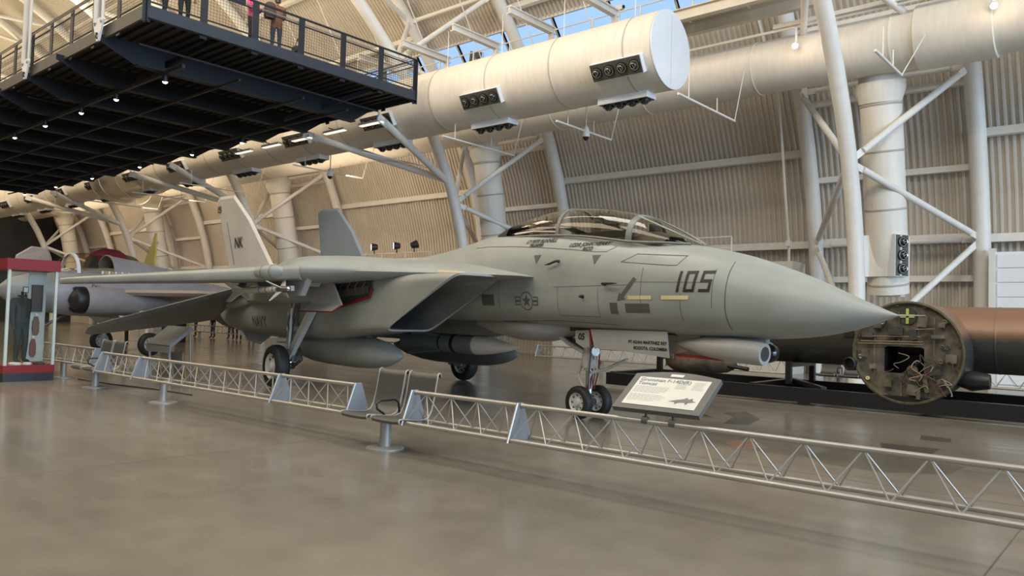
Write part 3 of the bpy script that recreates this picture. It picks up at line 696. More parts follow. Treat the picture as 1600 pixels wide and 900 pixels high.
# tail surfaces
def plate(name, pts, thick, m, parent=jet, edge=.35):
    """pts: outline in 3-D; a thin lens section built from an inset ridge"""
    pts = [Vector(p) for p in pts]; c = sum(pts, Vector()) / len(pts); nrm = (pts[1] - pts[0]).cross(pts[2] - pts[0]).normalized(); n = len(pts); mb = MB()
    e = .006; inn = [c + (p - c) * (1 - edge * .55) for p in pts]
    vs = [p + nrm * e for p in pts] + [p + nrm * thick / 2 for p in inn] + [p - nrm * e for p in pts] + [p - nrm * thick / 2 for p in inn]
    fs = [tuple(range(n, 2*n)), tuple(reversed(range(3*n, 4*n)))]
    for i in range(n):
        j = (i + 1) % n; fs += [(i, j, n + j, n + i), (2*n + i, 3*n + i, 3*n + j, 2*n + j), (i, 2*n + i, 2*n + j, j)]
    return mb.add(vs, fs).build(name, m, parent)
for sg in (1, -1):
    fz = lambda s, z: A(s, sg * (1.42 + (z - 2.5) * .085), z)
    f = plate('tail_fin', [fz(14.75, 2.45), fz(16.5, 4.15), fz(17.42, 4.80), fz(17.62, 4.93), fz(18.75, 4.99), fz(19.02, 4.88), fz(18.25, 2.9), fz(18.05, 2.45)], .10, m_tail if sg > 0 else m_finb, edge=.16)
    MB().bar(fz(18.30, 2.95) + Vector((.55, -.06 * sg, 0)), fz(18.72, 4.2) + Vector((.55, -.055 * sg, 0)), .012, .02).build('rudder_line', m_jetd, f)
    al = radians(19)
    def st(s, y, z=0.): ds = s - 16.3; return A(16.3 + ds * cos(al), sg * y, 1.86 - ds * sin(al) - (y - 2) * .035)
    plate('stabilator', [st(14.72, 2.05), st(16.4, 3.55), st(17.95, 4.9), st(18.25, 5.08), st(18.75, 5.06), st(18.9, 4.95), st(18.35, 3.4), st(17.75, 2.05)], .13, m_jetd)
    MB().lathe([(-1.2, .02), (-.9, .12), (0, .2), (.9, .16), (1.4, .03)], A(16.0, sg * 2.05, 1.9), (-1, 0, 0), 16).build('stabilator_fairing', m_jet, jet, smooth=60)
    plate('ventral_fin', [A(14.7, sg * 1.55, 1.12), A(15.4, sg * 1.62, .80), A(16.3, sg * 1.62, .86), A(16.9, sg * 1.55, 1.14)], .05, m_jet)
# canopy
def cring(r, k=0., n=25, a0=0., a1=pi):
    s, yr, zr, zt = r; out = []
    for i in range(n):
        a = lerp(a0, a1, i / (n - 1)); out.append(A(s, (yr + k) * math.copysign(abs(cos(a)) ** .85, cos(a)), zr + (zt - zr + k) * sin(a) ** .9))
    return out
def glass(name, sa, sb):
    rows = [r for r in CANS if sa - 1e-6 <= r[0] <= sb + 1e-6]
    return MB().loft([cring(r) for r in rows], False).build(name, g_canopy, jet, smooth=80, fix=False)
glass('windscreen', 2.80, 3.92); glass('canopy_glass_front', 3.88, 5.52); glass('canopy_glass_rear', 5.48, 7.1)
MB().loft([cring(r, .004) for r in CANS if r[0] >= 7.02], False).build('canopy_tail_fairing', m_cock, jet, smooth=60)
def bow(name, s, w, k=.012):
    r1 = (s - w/2, *interp(CAN, s - w/2)); r2 = (s + w/2, *interp(CAN, s + w/2))
    MB().loft([cring(r1, -.02), cring(r1, k), cring(r2, k), cring(r2, -.02)], False).build(name, m_jetd, jet, smooth=40)
bow('windscreen_bow', 3.92, .10); bow('canopy_bow', 5.5, .07)
for sg in (1, -1):
    MB().path([A(r[0], sg * (r[1] + .006), r[2] + .012) for r in CANS if r[0] > 2.9][::4], .020, 8).build('canopy_sill', m_jetd, jet, smooth=60)
    pts = []
    for r in [(s, *interp(CAN, s)) for s in (3.92, 3.7, 3.5, 3.3, 3.1, 2.95, 2.85)]:
        t = (r[0] - 2.85) / 1.07; a = lerp(radians(60), radians(66), t)
        pts.append(A(r[0], sg * r[1] * cos(a) ** .85, r[2] + (r[3] - r[2]) * sin(a) ** .9 + .004))
    MB().path(pts, .018, 6).build('windscreen_post', m_jet, jet, smooth=60)
# cockpit fittings
MB().loft([[A(s, y, z) for y, z in ((-.40, 2.86), (-.36, 3.02 - dz), (-.15, 3.13 - dz), (.15, 3.13 - dz), (.36, 3.02 - dz), (.40, 2.86))] for s, dz in ((3.35, .12), (3.6, .03), (4.05, .0), (4.1, .05))], False).build('instrument_coaming', m_seat, jet, smooth=60)
MB().box(A(3.78, 0, 3.16), (.12, .16, .16)).build('head_up_display', m_cock, jet)
MB().loft([[A(s, y, z) for y, z in ((-.38, 3.05), (-.34, 3.26), (0, 3.32), (.34, 3.26), (.38, 3.05))] for s in (5.62, 5.85, 5.9)], False).build('rear_coaming', m_cock, jet, smooth=60)
for ss in (4.78, 6.35):
    st_ = empty('ejection_seat', A(ss, 0, 2.98)); st_.parent = jet
    def rr_(x, z, w, d): return [Vector((x + d * cx_, w * cy_, z)) for cx_, cy_ in ((1, -.6), (1, .6), (.7, 1), (-.7, 1), (-1, .6), (-1, -.6), (-.7, -1), (.7, -1))]
    MB().loft([rr_(.0, 0, .24, .14), rr_(-.04, .15, .25, .15), rr_(-.10, .30, .24, .14), rr_(-.15, .40, .2, .11), rr_(-.17, .43, .12, .06)]).build('seat_back', m_seat, st_, smooth=40)
    MB().loft([rr_(-.06, .33, .15, .13), rr_(-.07, .42, .17, .15), rr_(-.09, .50, .15, .13), rr_(-.1, .53, .09, .07)]).build('headrest', m_seatd, st_, smooth=40)
    for q in (-.11, .11): MB().path([(-.12, q, .48), (-.11, q, .58), (-.07, q * .9, .60)], .018, 8).build('face_curtain_handle', m_seatd, st_, smooth=50)
    for q in (-.22, .22): MB().box((-.02, q, .2), (.12, .05, .36)).build('seat_side_frame', m_seatd, st_)
    MB().loft([rr_(.28, .02, .22, .22), rr_(.28, .1, .22, .22), rr_(.28, .14, .16, .16)]).build('cushion', m_seat, st_, smooth=40)
for sg in (1, -1): MB().box(A(5.4, sg * .40, 3.085), (3.0, .1, .10)).build('cockpit_console', m_cock, jet)
MB().path([A(5.6, .46, 3.20), A(6.2, .43, 3.25), A(6.8, .36, 3.24)], .018, 6).build('canopy_glint_tube', m_skywhite, jet)  # white tube added as the bright streak reflected in the rear canopy

# wheels
def wheel(parent, c, r, w, name='wheel', side=1):
    t = MB().lathe([(-w/2, r * .62), (-w/2, r * .80), (-w * .42, r * .94), (-w * .25, r * .99), (0, r), (w * .25, r * .99), (w * .42, r * .94), (w/2, r * .80), (w/2, r * .62), (w*.3, r * .58), (-w*.3, r * .58)], c, (0, 1, 0), 36, (False, False)).build(name, m_rubber, parent, smooth=50)
    hb = MB().lathe([(-w * .42, r * .62), (-w * .46, r * .58), (-w * .30, r * .50), (-w * .22, r * .34), (-w * .30, r * .22), (-w * .5, r * .18), (-w * .52, .01)], c, (0, 1, 0), 30, (False, True))
    hb.lathe([(w * .42, r * .62), (w * .46, r * .58), (w * .30, r * .50), (w * .22, r * .34), (w * .30, r * .22), (w * .5, r * .18), (w * .52, .01)], c, (0, 1, 0), 30, (False, True))
    h = hb.build('hub', m_geargrey, t, smooth=40)
    for sd in (-1, 1):
        for i in range(8):
            a = 2 * pi * i / 8; MB().tube(Vector(c) + Vector((cos(a) * r * .43, sd * w * .25, sin(a) * r * .43)), Vector(c) + Vector((cos(a) * r * .43, sd * w * .31, sin(a) * r * .43)), r * .055, 8).build('hub_hole', m_well, t)
    # tread grooves
    for g in (-.2, 0, .2): MB().loft([MB().ring(Vector(c) + Vector((0, g * w + e, 0)), (0, 1, 0), r * (1.0 - abs(g) * .045) + .0025, 36) for e in (-.006, .006)], True, (False, False)).build('tread_groove', m_black, t)
    return t
# nose gear
MB().tube(A(5.17, 0, 1.62), A(5.14, 0, .82), .10, 16).build('nose_strut', m_geargrey, jet, smooth=50)
MB().lathe([(0, .125), (.05, .135), (.22, .135), (.26, .11)], A(5.15, 0, .86), (0, 0, 1), 18).build('strut_collar', m_geargrey, jet, smooth=40)
MB().tube(A(5.15, 0, .86), A(5.15, 0, .30), .062, 14).build('nose_piston', m_chrome, jet, smooth=50)
MB().tube(A(5.15, -.28, .28), A(5.15, .28, .28), .05, 12).build('nose_axle', m_steel, jet, smooth=50)
for sg in (1, -1): wheel(jet, A(5.15, sg * .235, .28), .28, .165, 'nose_wheel')
for sg in (1, -1):
    MB().path([A(5.2, sg * .07, 1.12), A(5.55, sg * .11, 1.26), A(6.08, sg * .17, 1.56)], .04, 8).build('drag_brace', m_geargrey, jet, smooth=50)
MB().bar(A(5.35, 0, 1.2), A(6.1, 0, 1.52), .2, .03).build('brace_web', m_steel, jet)
MB().path([A(5.3, 0, .98), A(5.42, 0, .75), A(5.35, 0, .60), A(5.2, 0, .40)], .03, 8).build('torque_link', m_geargrey, jet, smooth=50)
MB().path([A(5.05, .05, .78), A(4.7, .04, .88), A(4.3, .02, 1.05)], [.035, .03, .03], 8).build('launch_bar', m_geargrey, jet, smooth=50)
MB().path([A(5.05, -.06, .78), A(4.7, -.04, .90), A(4.32, -.02, 1.06)], .018, 6).build('launch_bar_link', m_steel, jet)
MB().lathe([(0, .02), (.05, .08), (.13, .085)], A(5.0, .12, 1.16), (1, -.2, 0), 14, (True, True)).build('taxi_light', m_chrome, jet, smooth=40)
for i in range(4): MB().path([A(5.06, .06 * (i - 1.5), 1.5), A(5.02, .07 * (i - 1.5), 1.15), A(5.05, .08 * (i - 1.5), .8), A(5.1, .05 * (i - 1.5), .5)], .012, 6).build('hydraulic_hose', m_steel if i % 2 else m_red, jet)
def slab(name, pts, y0, th, m, parent=jet):
    v = [A(s, y0, z) for s, z in pts]; w = [A(s, y0 - th, z) for s, z in pts]; n = len(pts)
    return MB().add(v + w, [tuple(range(n)), tuple(reversed(range(n, 2*n)))] + [(i, (i+1) % n, n + (i+1) % n, n + i) for i in range(n)]).build(name, m, parent)
nd = slab('nose_gear_door', [(3.16, 1.545), (4.72, 1.535), (4.62, 1.22), (4.5, 1.24), (3.11, 1.155)], .45, .03, m_fin)
slab('nose_gear_door', [(3.16, 1.545), (4.72, 1.535), (4.62, 1.22), (3.11, 1.155)], -.42, .03, m_fin)
d5 = slab('aft_nose_door', [(4.78, 1.52), (5.1, 1.50), (5.08, 1.30), (4.9, 1.22), (4.76, 1.24)], .42, .025, m_fin)
slab('door_edge', [(4.725, 1.53), (4.75, 1.53), (4.70, 1.28), (4.68, 1.28)], .455, .04, m_red, nd)
MB().box(A(4.2, 0, 1.52), (2.2, .7, .06)).build('nose_wheel_well', m_well, jet)
slab('front_well_fairing', [(2.65, 1.55), (3.16, 1.55), (3.12, 1.22), (2.9, 1.26)], .25, .5, mat('primer_tan', (.26, .21, .15), .6))
slab('red_door_edge', [(2.2, 1.20), (3.12, 1.215), (3.12, 1.18), (2.3, 1.16)], .28, .1, m_red)
# twin sensor pods under the chin
for sg, ln in ((1, 0), (-1, 1)):
    yy = .22 if sg > 0 else -.20
    p = MB().lathe([(0, .14), (.0, .15), (.06, .165), (.5, .175), (.95, .15), (1.35, .07), (1.55, .01)], A(1.66 if sg > 0 else 1.84, yy, 1.29), (-1, 0, .06), 24, (True, True)).build('sensor_pod', m_fin, jet, smooth=40)
    if ln: MB().lathe([(-.13, .01), (-.12, .06), (-.07, .115), (0, .14), (.05, .145)], A(1.84, yy, 1.29), (-1, 0, .06), 20).build('glass_ball', mat('black_glass', (.008, .008, .01), .04), p, smooth=60)
    else: MB().lathe([(-.006, .10), (.01, .105)], A(1.66, yy, 1.29), (-1, 0, .06), 20).build('sensor_window', m_well, p)
MB().loft([sring(s, w, 1.52, zb, 1.45, 3, 24) for s, w, zb in ((1.75, .05, 1.44), (2.0, .16, 1.36), (2.6, .2, 1.32), (3.1, .08, 1.44))]).build('pod_pylon', m_jet, jet, smooth=40)
# gear bay sponsons under the gloves
for sg in (1, -1):
    MB().loft([[A(s_, sg * y, z) for y, z in ((1.9, 1.86), (y1 - .12, 1.86), (y1 - .02, 1.92), (y1, 2.05), (y1, 2.42), (1.9, 2.42))] for s_, y1 in ((10.9, 2.22), (11.5, 2.42), (12.2, 2.52), (13.4, 2.46), (14.6, 2.30), (15.8, 2.05))]).build('gear_sponson', m_jet, jet, smooth=35)
# main gear
for sg in (1, -1):
    yw = sg * 2.58
    wheel(jet, A(12.17, yw, .47), .47, .30, 'main_wheel')
    MB().tube(A(12.22, sg * 2.18, 1.95), A(12.28, sg * 2.2, .95), .115, 16).build('main_strut', m_steelw, jet, smooth=50)
    for zc_, rc_ in ((1.62, .135), (1.3, .14), (1.0, .13)): MB().lathe([(-.05, .11), (-.045, rc_), (.045, rc_), (.05, .11)], A(12.25, sg * 2.19, zc_), (0, 0, 1), 16).build('strut_collar', m_geargrey, jet, smooth=40)
    MB().path([A(12.1, sg * 2.3, 1.75), A(12.05, sg * 2.33, 1.3), A(12.12, sg * 2.32, .85)], .032, 8).build('side_link', m_geargrey, jet, smooth=50)
    MB().tube(A(12.28, sg * 2.2, 1.0), A(12.25, sg * 2.22, .42), .08, 14).build('main_piston', m_chrome, jet, smooth=50)
    MB().tube(A(12.2, sg * 2.15, .47), A(12.17, sg * 2.55, .47), .07, 12).build('main_axle', m_steel, jet, smooth=50)
    MB().bar(A(11.1, sg * 2.2, 1.82), A(12.2, sg * 2.26, .64), .09, .10).bar(A(11.1, sg * 2.3, 1.80), A(12.2, sg * 2.33, .62), .02, .17).build('drag_brace', m_geargrey, jet)
    MB().path([A(12.3, sg * 2.1, 1.0), A(12.0, sg * 2.12, .82), A(11.85, sg * 2.15, .62), A(12.15, sg * 2.2, .45)], .04, 8).build('torque_link', m_steel, jet, smooth=50)
    MB().box(A(12.2, sg * 2.16, .66), (.26, .2, .18)).build('trunnion_block', m_steel, jet)
    for i in range(4): MB().path([A(12.1 - .05 * i, sg * (2.3 - .04 * i), 1.9), A(12.18 - .03 * i, sg * (2.34 - .03 * i), 1.4), A(12.1, sg * 2.3, 1.05 - .05 * i), A(12.2, sg * 2.3, .6)], .014, 6).build('hydraulic_hose', m_steel if i != 1 else m_geargrey, jet)
    # open door panel in front of the leg and the bay behind it
    dr = MB().add([A(10.16, sg * 2.38, 2.41), A(11.05, sg * 2.38, 2.41), A(10.92, sg * 2.42, 1.86), A(9.58, sg * 2.42, 1.84), A(10.16, sg * 2.35, 2.41), A(11.05, sg * 2.35, 2.41), A(10.92, sg * 2.39, 1.86), A(9.58, sg * 2.39, 1.84)],
                  [(0,1,2,3),(7,6,5,4),(0,4,5,1),(1,5,6,2),(2,6,7,3),(3,7,4,0)]).build('main_gear_door', m_fin, jet)
    MB().add([A(9.58, sg * 2.42, 1.84), A(10.92, sg * 2.42, 1.86), A(11.20, sg * 2.56, 1.71), A(9.74, sg * 2.54, 1.71), A(9.58, sg * 2.40, 1.83), A(10.92, sg * 2.40, 1.85), A(11.20, sg * 2.54, 1.70), A(9.74, sg * 2.52, 1.70)],
             [(0,1,2,3),(7,6,5,4),(0,4,5,1),(1,5,6,2),(2,6,7,3),(3,7,4,0)]).build('door_flange', m_fin, dr)
    MB().bar(A(9.74, sg * 2.53, 1.695), A(11.20, sg * 2.55, 1.695), .03, .025).bar(A(9.58, sg * 2.41, 1.83), A(9.74, sg * 2.53, 1.70), .03, .025).build('red_edge', m_red, dr)
    bay = MB().add([A(8.95, sg * 2.155, 2.32), A(10.7, sg * 2.16, 2.42), A(10.1, sg * 2.165, 1.82), A(8.95, sg * 2.155, 2.02), A(8.87, sg * 2.155, 2.15)], [(0, 1, 2, 3, 4)]).build('wheel_bay', m_well, jet)
    MB().bar(A(8.95, sg * 2.17, 2.0), A(10.12, sg * 2.18, 1.8), .02, .05).bar(A(8.86, sg * 2.17, 2.16), A(8.96, sg * 2.17, 2.0), .02, .05).build('red_edge', m_red, bay)
    MB().bar(A(9.0, sg * 2.17, 2.14), A(10.2, sg * 2.18, 2.06), .02, .15).build('bay_beam', m_seat, bay)
    for i in range(5): MB().path([A(9.1 + .3 * i, sg * 2.17, 2.3), A(9.2 + .3 * i, sg * 2.18, 2.2), A(9.15 + .3 * i, sg * 2.17, 2.05)], .015, 6).build('bay_pipe', m_steel, bay)
# shoulder pylon with an air-to-air missile
for sg in (1, -1):
    MB().add([A(s, sg * y, z) for y in (2.86, 2.98) for s, z in ((9.95, 2.36), (10.25, 2.0), (11.9, 2.0), (12.6, 2.36))], [(0,1,2,3),(7,6,5,4),(0,4,5,1),(1,5,6,2),(2,6,7,3),(3,7,4,0)]).build('shoulder_pylon', m_fin, jet)
    MB().add([A(s, sg * y, z) for y in (2.5, 2.86) for s, z in ((10.2, 2.36), (10.4, 2.2), (12.2, 2.2), (12.6, 2.36))], [(0,1,2,3),(7,6,5,4),(0,4,5,1),(1,5,6,2),(2,6,7,3),(3,7,4,0)]).build('pylon_adapter', m_fin, jet)
    MB().bar(A(10.3, sg * 3.12, 2.14), A(12.9, sg * 3.12, 2.14), .08, .1).bar(A(10.6, sg * 3.0, 2.14), A(12.4, sg * 3.0, 2.14), .2, .06).build('missile_rail', m_fin, jet)
ms = empty('slim_missile', (0, 0, 0)); MISX = A(9.98, 3.32, 2.11)
mw = jet.matrix_world
jm_ = Matrix.Translation((-7.634, 10.982, 0)) @ Matrix.Rotation(-.1562, 4, 'Z')
ms.matrix_world = jm_ @ Matrix.Translation(MISX); tag(ms, 'slim grey missile with cruciform fins on the fighter shoulder rail', 'missile')
m_mis = mat('missile_grey', (.55, .53, .49), .4)
MB().lathe([(.02, .03), (.06, .055), (.12, .064), (.5, .064)], (0, 0, 0), (-1, 0, 0), 16).build('seeker', m_steel, ms, smooth=40)
MB().lathe([(0, .004), (.02, .032), (.05, .048)], (0, 0, 0), (-1, 0, 0), 14).build('nose_dome', m_chrome, ms, smooth=60)
MB().lathe([(.5, .064), (2.85, .064), (2.87, .05)], (0, 0, 0), (-1, 0, 0), 16).build('motor_body', m_mis, ms, smooth=40)
for x0, x1, mm in ((.66, .72, mat('missile_blue', (.10, .22, .36), .5)), (.82, .87, m_tan), (1.0, 1.06, mat('missile_brown', (.30, .2, .10), .5)), (1.35, 1.4, MATS['missile_blue'])):
    MB().lathe([(x0, .0645), (x0, .0665), (x1, .0665), (x1, .0645)], (0, 0, 0), (-1, 0, 0), 16, (False, False)).build('colour_band', mm, ms)
for i in range(4):
    a = pi / 4 + i * pi / 2 + .2; d = Vector((0, cos(a), sin(a)))
    def fin(nm, pr, mm): MB().add([Vector((-x, 0, 0)) + d * r + d.cross(Vector((1, 0, 0))) * e for e in (-.006, .006) for x, r in pr], [(0,1,2,3),(7,6,5,4),(0,4,5,1),(1,5,6,2),(2,6,7,3),(3,7,4,0)]).build(nm, mm, ms)
    fin('canard', ((.28, .06), (.55, .28), (.60, .28), (.52, .06)), m_mis); fin('tail_wing', ((2.25, .06), (2.62, .31), (2.85, .31), (2.85, .06)), m_mis)
# drop tanks below the nacelles, long missile in the tunnel
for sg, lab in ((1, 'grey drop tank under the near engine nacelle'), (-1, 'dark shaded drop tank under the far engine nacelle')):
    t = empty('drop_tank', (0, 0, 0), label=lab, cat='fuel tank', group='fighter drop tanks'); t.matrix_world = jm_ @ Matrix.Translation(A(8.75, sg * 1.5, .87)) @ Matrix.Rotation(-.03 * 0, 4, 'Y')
    MB().lathe([(0, .004), (.06, .06), (.25, .15), (.6, .245), (1.1, .315), (1.7, .34), (3.0, .34), (3.7, .31), (4.4, .22), (5.0, .08), (5.2, .01)], (0, 0, 0), (-1, 0, 0), 32).build('tank_body', m_jetd if sg < 0 else m_jet, t, smooth=60)  # darker grey puts the far tank's shade into its colour
    for x in (1.7, 3.0): MB().lathe([(x - .006, .341), (x, .3435), (x + .006, .341)], (0, 0, 0), (-1, 0, 0), 32, (False, False)).build('tank_seam', m_jetd, t)
    MB().box((-2.4, 0, .34), (2.2, .13, .14)).build('tank_pylon', m_jetd, t)
    for q in (1, -1): plate('tank_fin', [Vector((-4.3, 0, .1)), Vector((-4.9, q * .35, .05)), Vector((-5.15, q * .35, .05)), Vector((-5.1, 0, .05))], .02, m_jet, t)
ph = empty('long_missile', (0, 0, 0), label='thick grey missile with white pointed nose in the fighter belly tunnel', cat='missile'); ph.matrix_world = jm_ @ Matrix.Translation(A(7.25, -.2, 1.10))
m_phw = mat('white_radome', (.88, .85, .77), .4, var=.03); m_phg = mat('missile_blue_grey', (.22, .24, .25), .45)
MB().lathe([(0, .004), (.1, .04), (.4, .105), (.8, .165), (1.15, .198), (1.3, .205)], (0, 0, 0), (-1, 0, 0), 28).build('white_nose', m_phw, ph, smooth=60)
MB().lathe([(1.3, .206), (4.0, .206), (4.02, .15)], (0, 0, 0), (-1, 0, 0), 28).build('missile_body', m_phg, ph, smooth=40)
for x in (1.33, 1.95, 2.0, 2.45): MB().lathe([(x, .2065), (x + .01, .212), (x + .05, .212), (x + .06, .2065)], (0, 0, 0), (-1, 0, 0), 28, (False, False)).build('joint_band', m_black if x > 1.4 else m_phg, ph)
for i in range(4):
    a = pi / 4 + i * pi / 2; d = Vector((0, cos(a), sin(a)))
    MB().add([Vector((-x, 0, 0)) + d * r + d.cross(Vector((1, 0, 0))) * e for e in (-.01, .01) for x, r in ((2.3, .2), (3.4, .42), (3.55, .42), (3.55, .2))], [(0,1,2,3),(7,6,5,4),(0,4,5,1),(1,5,6,2),(2,6,7,3),(3,7,4,0)]).build('missile_wing', m_phg, ph)
pal = MB().loft([[A(s, -.2 + y, z) for y, z in ((-w, 1.40), (-w * .8, zb), (w * .8, zb), (w, 1.40), (w, 1.66), (-w, 1.66))] for s, w, zb in ((7.3, .05, 1.42), (7.8, .18, 1.33), (8.3, .24, 1.30), (10.8, .24, 1.30), (11.4, .1, 1.40))]).build('missile_pallet', m_jetd, jet, smooth=30)
MB().box(A(9.6, -.2, 1.72), (4.4, .55, .3)).build('tunnel_keel', m_jetd, jet)
MB().loft([sring(s, w, 1.66, zb, 1.56, 2.4, 28) for s, w, zb in ((5.35, .12, 1.50), (5.7, .4, 1.36), (6.2, .52, 1.27), (6.8, .5, 1.27), (7.5, .34, 1.36), (8.2, .12, 1.5))]).build('belly_fairing', m_fin, jet, smooth=50)

# ------------------------------------------------------------------ markings, pressed onto the skin
bpy.context.view_layer.update()
def bvh(objs):
    vs = []; fs = []
    for o in objs:
        n = len(vs); vs += [v.co.copy() for v in o.data.vertices]; fs += [[i + n for i in p.vertices] for p in o.data.polygons]
    return BVHTree.FromPolygons(vs, fs)
BV_F = bvh([rad, fus]); BV_N = bvh([nac[1]])
def decal(name, vs, fs, s0, z0, m, parent, bv=None, dens=.05, lift=.004, slant=0.):
    """vs in a flat frame (x forward along the hull, y up), pushed onto the starboard side"""
    bv = bv or BV_F
    bm = bmesh.new(); vv = [bm.verts.new((v[0], v[1], 0)) for v in vs]
    for f in fs:
        try: bm.faces.new([vv[i] for i in f])
        except ValueError: pass
    xs_ = [v[0] for v in vs]; ys_ = [v[1] for v in vs]
    for ax, lo, hi in ((0, min(xs_), max(xs_)), (1, min(ys_), max(ys_))):
        k = lo + dens
        while k < hi:
            no = Vector((1, 0, 0)) if ax == 0 else Vector((0, 1, 0))
            bmesh.ops.bisect_plane(bm, geom=bm.verts[:] + bm.edges[:] + bm.faces[:], plane_co=no * k, plane_no=no); k += dens
    for v in bm.verts:
        p = A(s0 - v.co.x, 6, z0 + v.co.y); h = bv.ray_cast(p, Vector((0, 1, 0)))
        v.co = (h[0] - Vector((0, lift, 0))) if h[0] else A(s0 - v.co.x, .7, z0 + v.co.y)
        if h[0]: v.co = h[0] + (h[1] if h[1].y < 0 else -h[1]) * lift
    me = bpy.data.meshes.new(name); bm.to_mesh(me); bm.free(); me.materials.append(m)
    o = bpy.data.objects.new(name, me); COL.objects.link(o); o.parent = parent; return o
def strokes(lines, w, shear=0.):
    """poly-lines with square ends to flat quads; corners are filled"""
    vs = []; fs = []
    for ln in lines:
        for (x0, y0), (x1, y1) in zip(ln, ln[1:]):
            d = Vector((x1 - x0, y1 - y0)).normalized(); n = Vector((-d.y, d.x)) * w / 2; e = d * w / 2; k = len(vs)
            for p in (Vector((x0, y0)) - e - n, Vector((x1, y1)) + e - n, Vector((x1, y1)) + e + n, Vector((x0, y0)) - e + n): vs.append((p.x + p.y * shear, p.y))
            fs.append((k, k+1, k+2, k+3))
    return vs, fs
H = .262; Wd = .135
g105 = [[(0, 0), (0, H)], [(.115, 0), (.115 + Wd, 0), (.115 + Wd, H), (.115, H), (.115, 0)], [(.36, 0), (.36 + Wd, 0), (.36 + Wd, H * .52), (.36, H * .52), (.36, H), (.36 + Wd + .01, H)]]
decal('hull_number', *strokes(g105, .042, .12), 2.80, 2.145, m_mark, fus, lift=.006)
def dtext(name, body, size, s, z, m, parent=fus, shear=0., bv=None, bold=0., dens=.06, lift=.005):
    vs, fs = text_mesh(body, size, shear, bold); return decal(name, vs, fs, s, z, m, parent, bv, dens, lift)
dtext('crew_name', 'LT PETE BUNNELL', .09, 5.80, 3.03, m_mark, shear=.2, dens=.05, lift=.008, bold=.003); dtext('crew_name', 'TRUMPER', .08, 5.88, 2.955, m_mark, shear=.2, dens=.05, lift=.008, bold=.003)
dtext('crew_name', 'LCDR JOHN NEARY', .09, 4.68, 2.92, m_mark, shear=.2, dens=.05, lift=.008, bold=.003); dtext('crew_name', 'RICO', .085, 4.66, 2.84, m_mark, shear=.2, dens=.05, lift=.008, bold=.003)
dtext('navy_lettering', 'NAVY', .36, 14.45, 1.40, m_markg, nac[1], bv=BV_N, bold=.008)
# star with bars
vs = []; fs = []
def addp(v, f):
    n = len(vs); vs.extend(v); fs.extend([tuple(i + n for i in q) for q in f])
R_ = .145
st5 = [(R_ * .86 * (1 if i % 2 == 0 else .4) * sin(i * pi / 5), R_ * .86 * (1 if i % 2 == 0 else .4) * cos(i * pi / 5)) for i in range(10)]
addp([(0, 0)] + st5, [(0, i + 1, (i + 1) % 10 + 1) for i in range(10)])
addp([(r * cos(2*pi*i/28), r * sin(2*pi*i/28)) for r in (R_, R_ * 1.12) for i in range(28)], [(i, (i+1) % 28, 28 + (i+1) % 28, 28 + i) for i in range(28)])
for q in (1, -1):
    x0, x1 = sorted((q * R_ * 1.12, q * R_ * 1.95))
    for y0, y1 in ((-.075, -.055), (.055, .075), (-.02, .018)): addp([(x0, y0), (x1, y0), (x1, y1), (x0, y1)], [(0, 1, 2, 3)])
    xe = q * R_ * 1.95; addp([(xe - .01, -.075), (xe + .01, -.075), (xe + .01, .075), (xe - .01, .075)], [(0, 1, 2, 3)])
decal('star_and_bars', vs, fs, 5.97, 1.985, m_markg, fus, dens=.08)
sq = lambda w, h: ([(-w/2, -h/2), (w/2, -h/2), (w/2, h/2), (-w/2, h/2)], [(0, 1, 2, 3)])
for s, w in ((3.575, .23), (3.35, .21), (2.84, .46)): decal('formation_light', *sq(w, .058), s, 2.045, m_strip, fus, lift=.008)
decal('stencil_block', *sq(.15, .17), 3.98, 1.88, m_markg, fus); decal('stencil_block', *sq(.46, .14), 3.52, 1.885, m_markg, fus)
decal('stencil_block', *sq(.34, .2), 7.0, 2.0, m_markg, fus)
for s, z in ((5.76, 2.71), (4.42, 2.66)): decal('rescue_triangle', [(-.09, .07), (.09, .07), (0, -.09)], [(0, 1, 2)], s, z, m_markg, fus)
decal('rescue_arrow', [(.0, .0), (.04, .14), (.075, .105), (.30, .37), (.36, .33), (.13, .06), (.165, .025)], [(0, 1, 2, 5, 6), (2, 3, 4, 5)], 3.9, 1.99, m_markg, fus)
def pline(pts, w=.011, m=None, parent=fus, bv=None): decal('panel_line', *strokes([pts], w), 0, 0, m or mat('panel_gap', (.085, .085, .076), .7), parent, bv, .06, .003)
pline([(-s, z) for s, z in ((7.6, 2.99), (7.2, 3.00), (6.5, 2.97), (5.8, 2.92), (5.0, 2.845), (4.45, 2.785), (4.25, 2.78), (4.12, 2.86))])
pline([(-2.05, z) for z in (1.60, 1.8, 2.0, 2.2, 2.4, 2.55)], .012); pline([(-2.25, z) for z in (1.9, 2.1, 2.3, 2.45)], .008)
pline([(-3.9, 2.60), (-3.72, 2.68), (-3.65, 2.72), (-2.78, 2.66)]); pline([(-3.9, 2.60), (-3.0, 2.52), (-2.88, 2.52), (-2.78, 2.66)]); pline([(-3.6, 2.28), (-2.3, 2.26)], .007)
pline([(-5.3, 2.22), (-3.7, 2.24)], .007); pline([(-5.2, 1.75), (-4.3, 1.74)], .007); pline([(-6.9, 1.62), (-5.3, 1.66), (-4.0, 1.62)], .007)
pline([(-6.7, 2.3), (-6.7, 1.72)], .008); pline([(-5.2, 2.22), (-5.2, 1.75)], .007); pline([(-3.45, 2.5), (-3.45, 1.9)], .007); pline([(-2.75, 2.1), (-2.75, 1.7)], .007); pline([(-4.3, 1.74), (-4.3, 2.2)], .006)
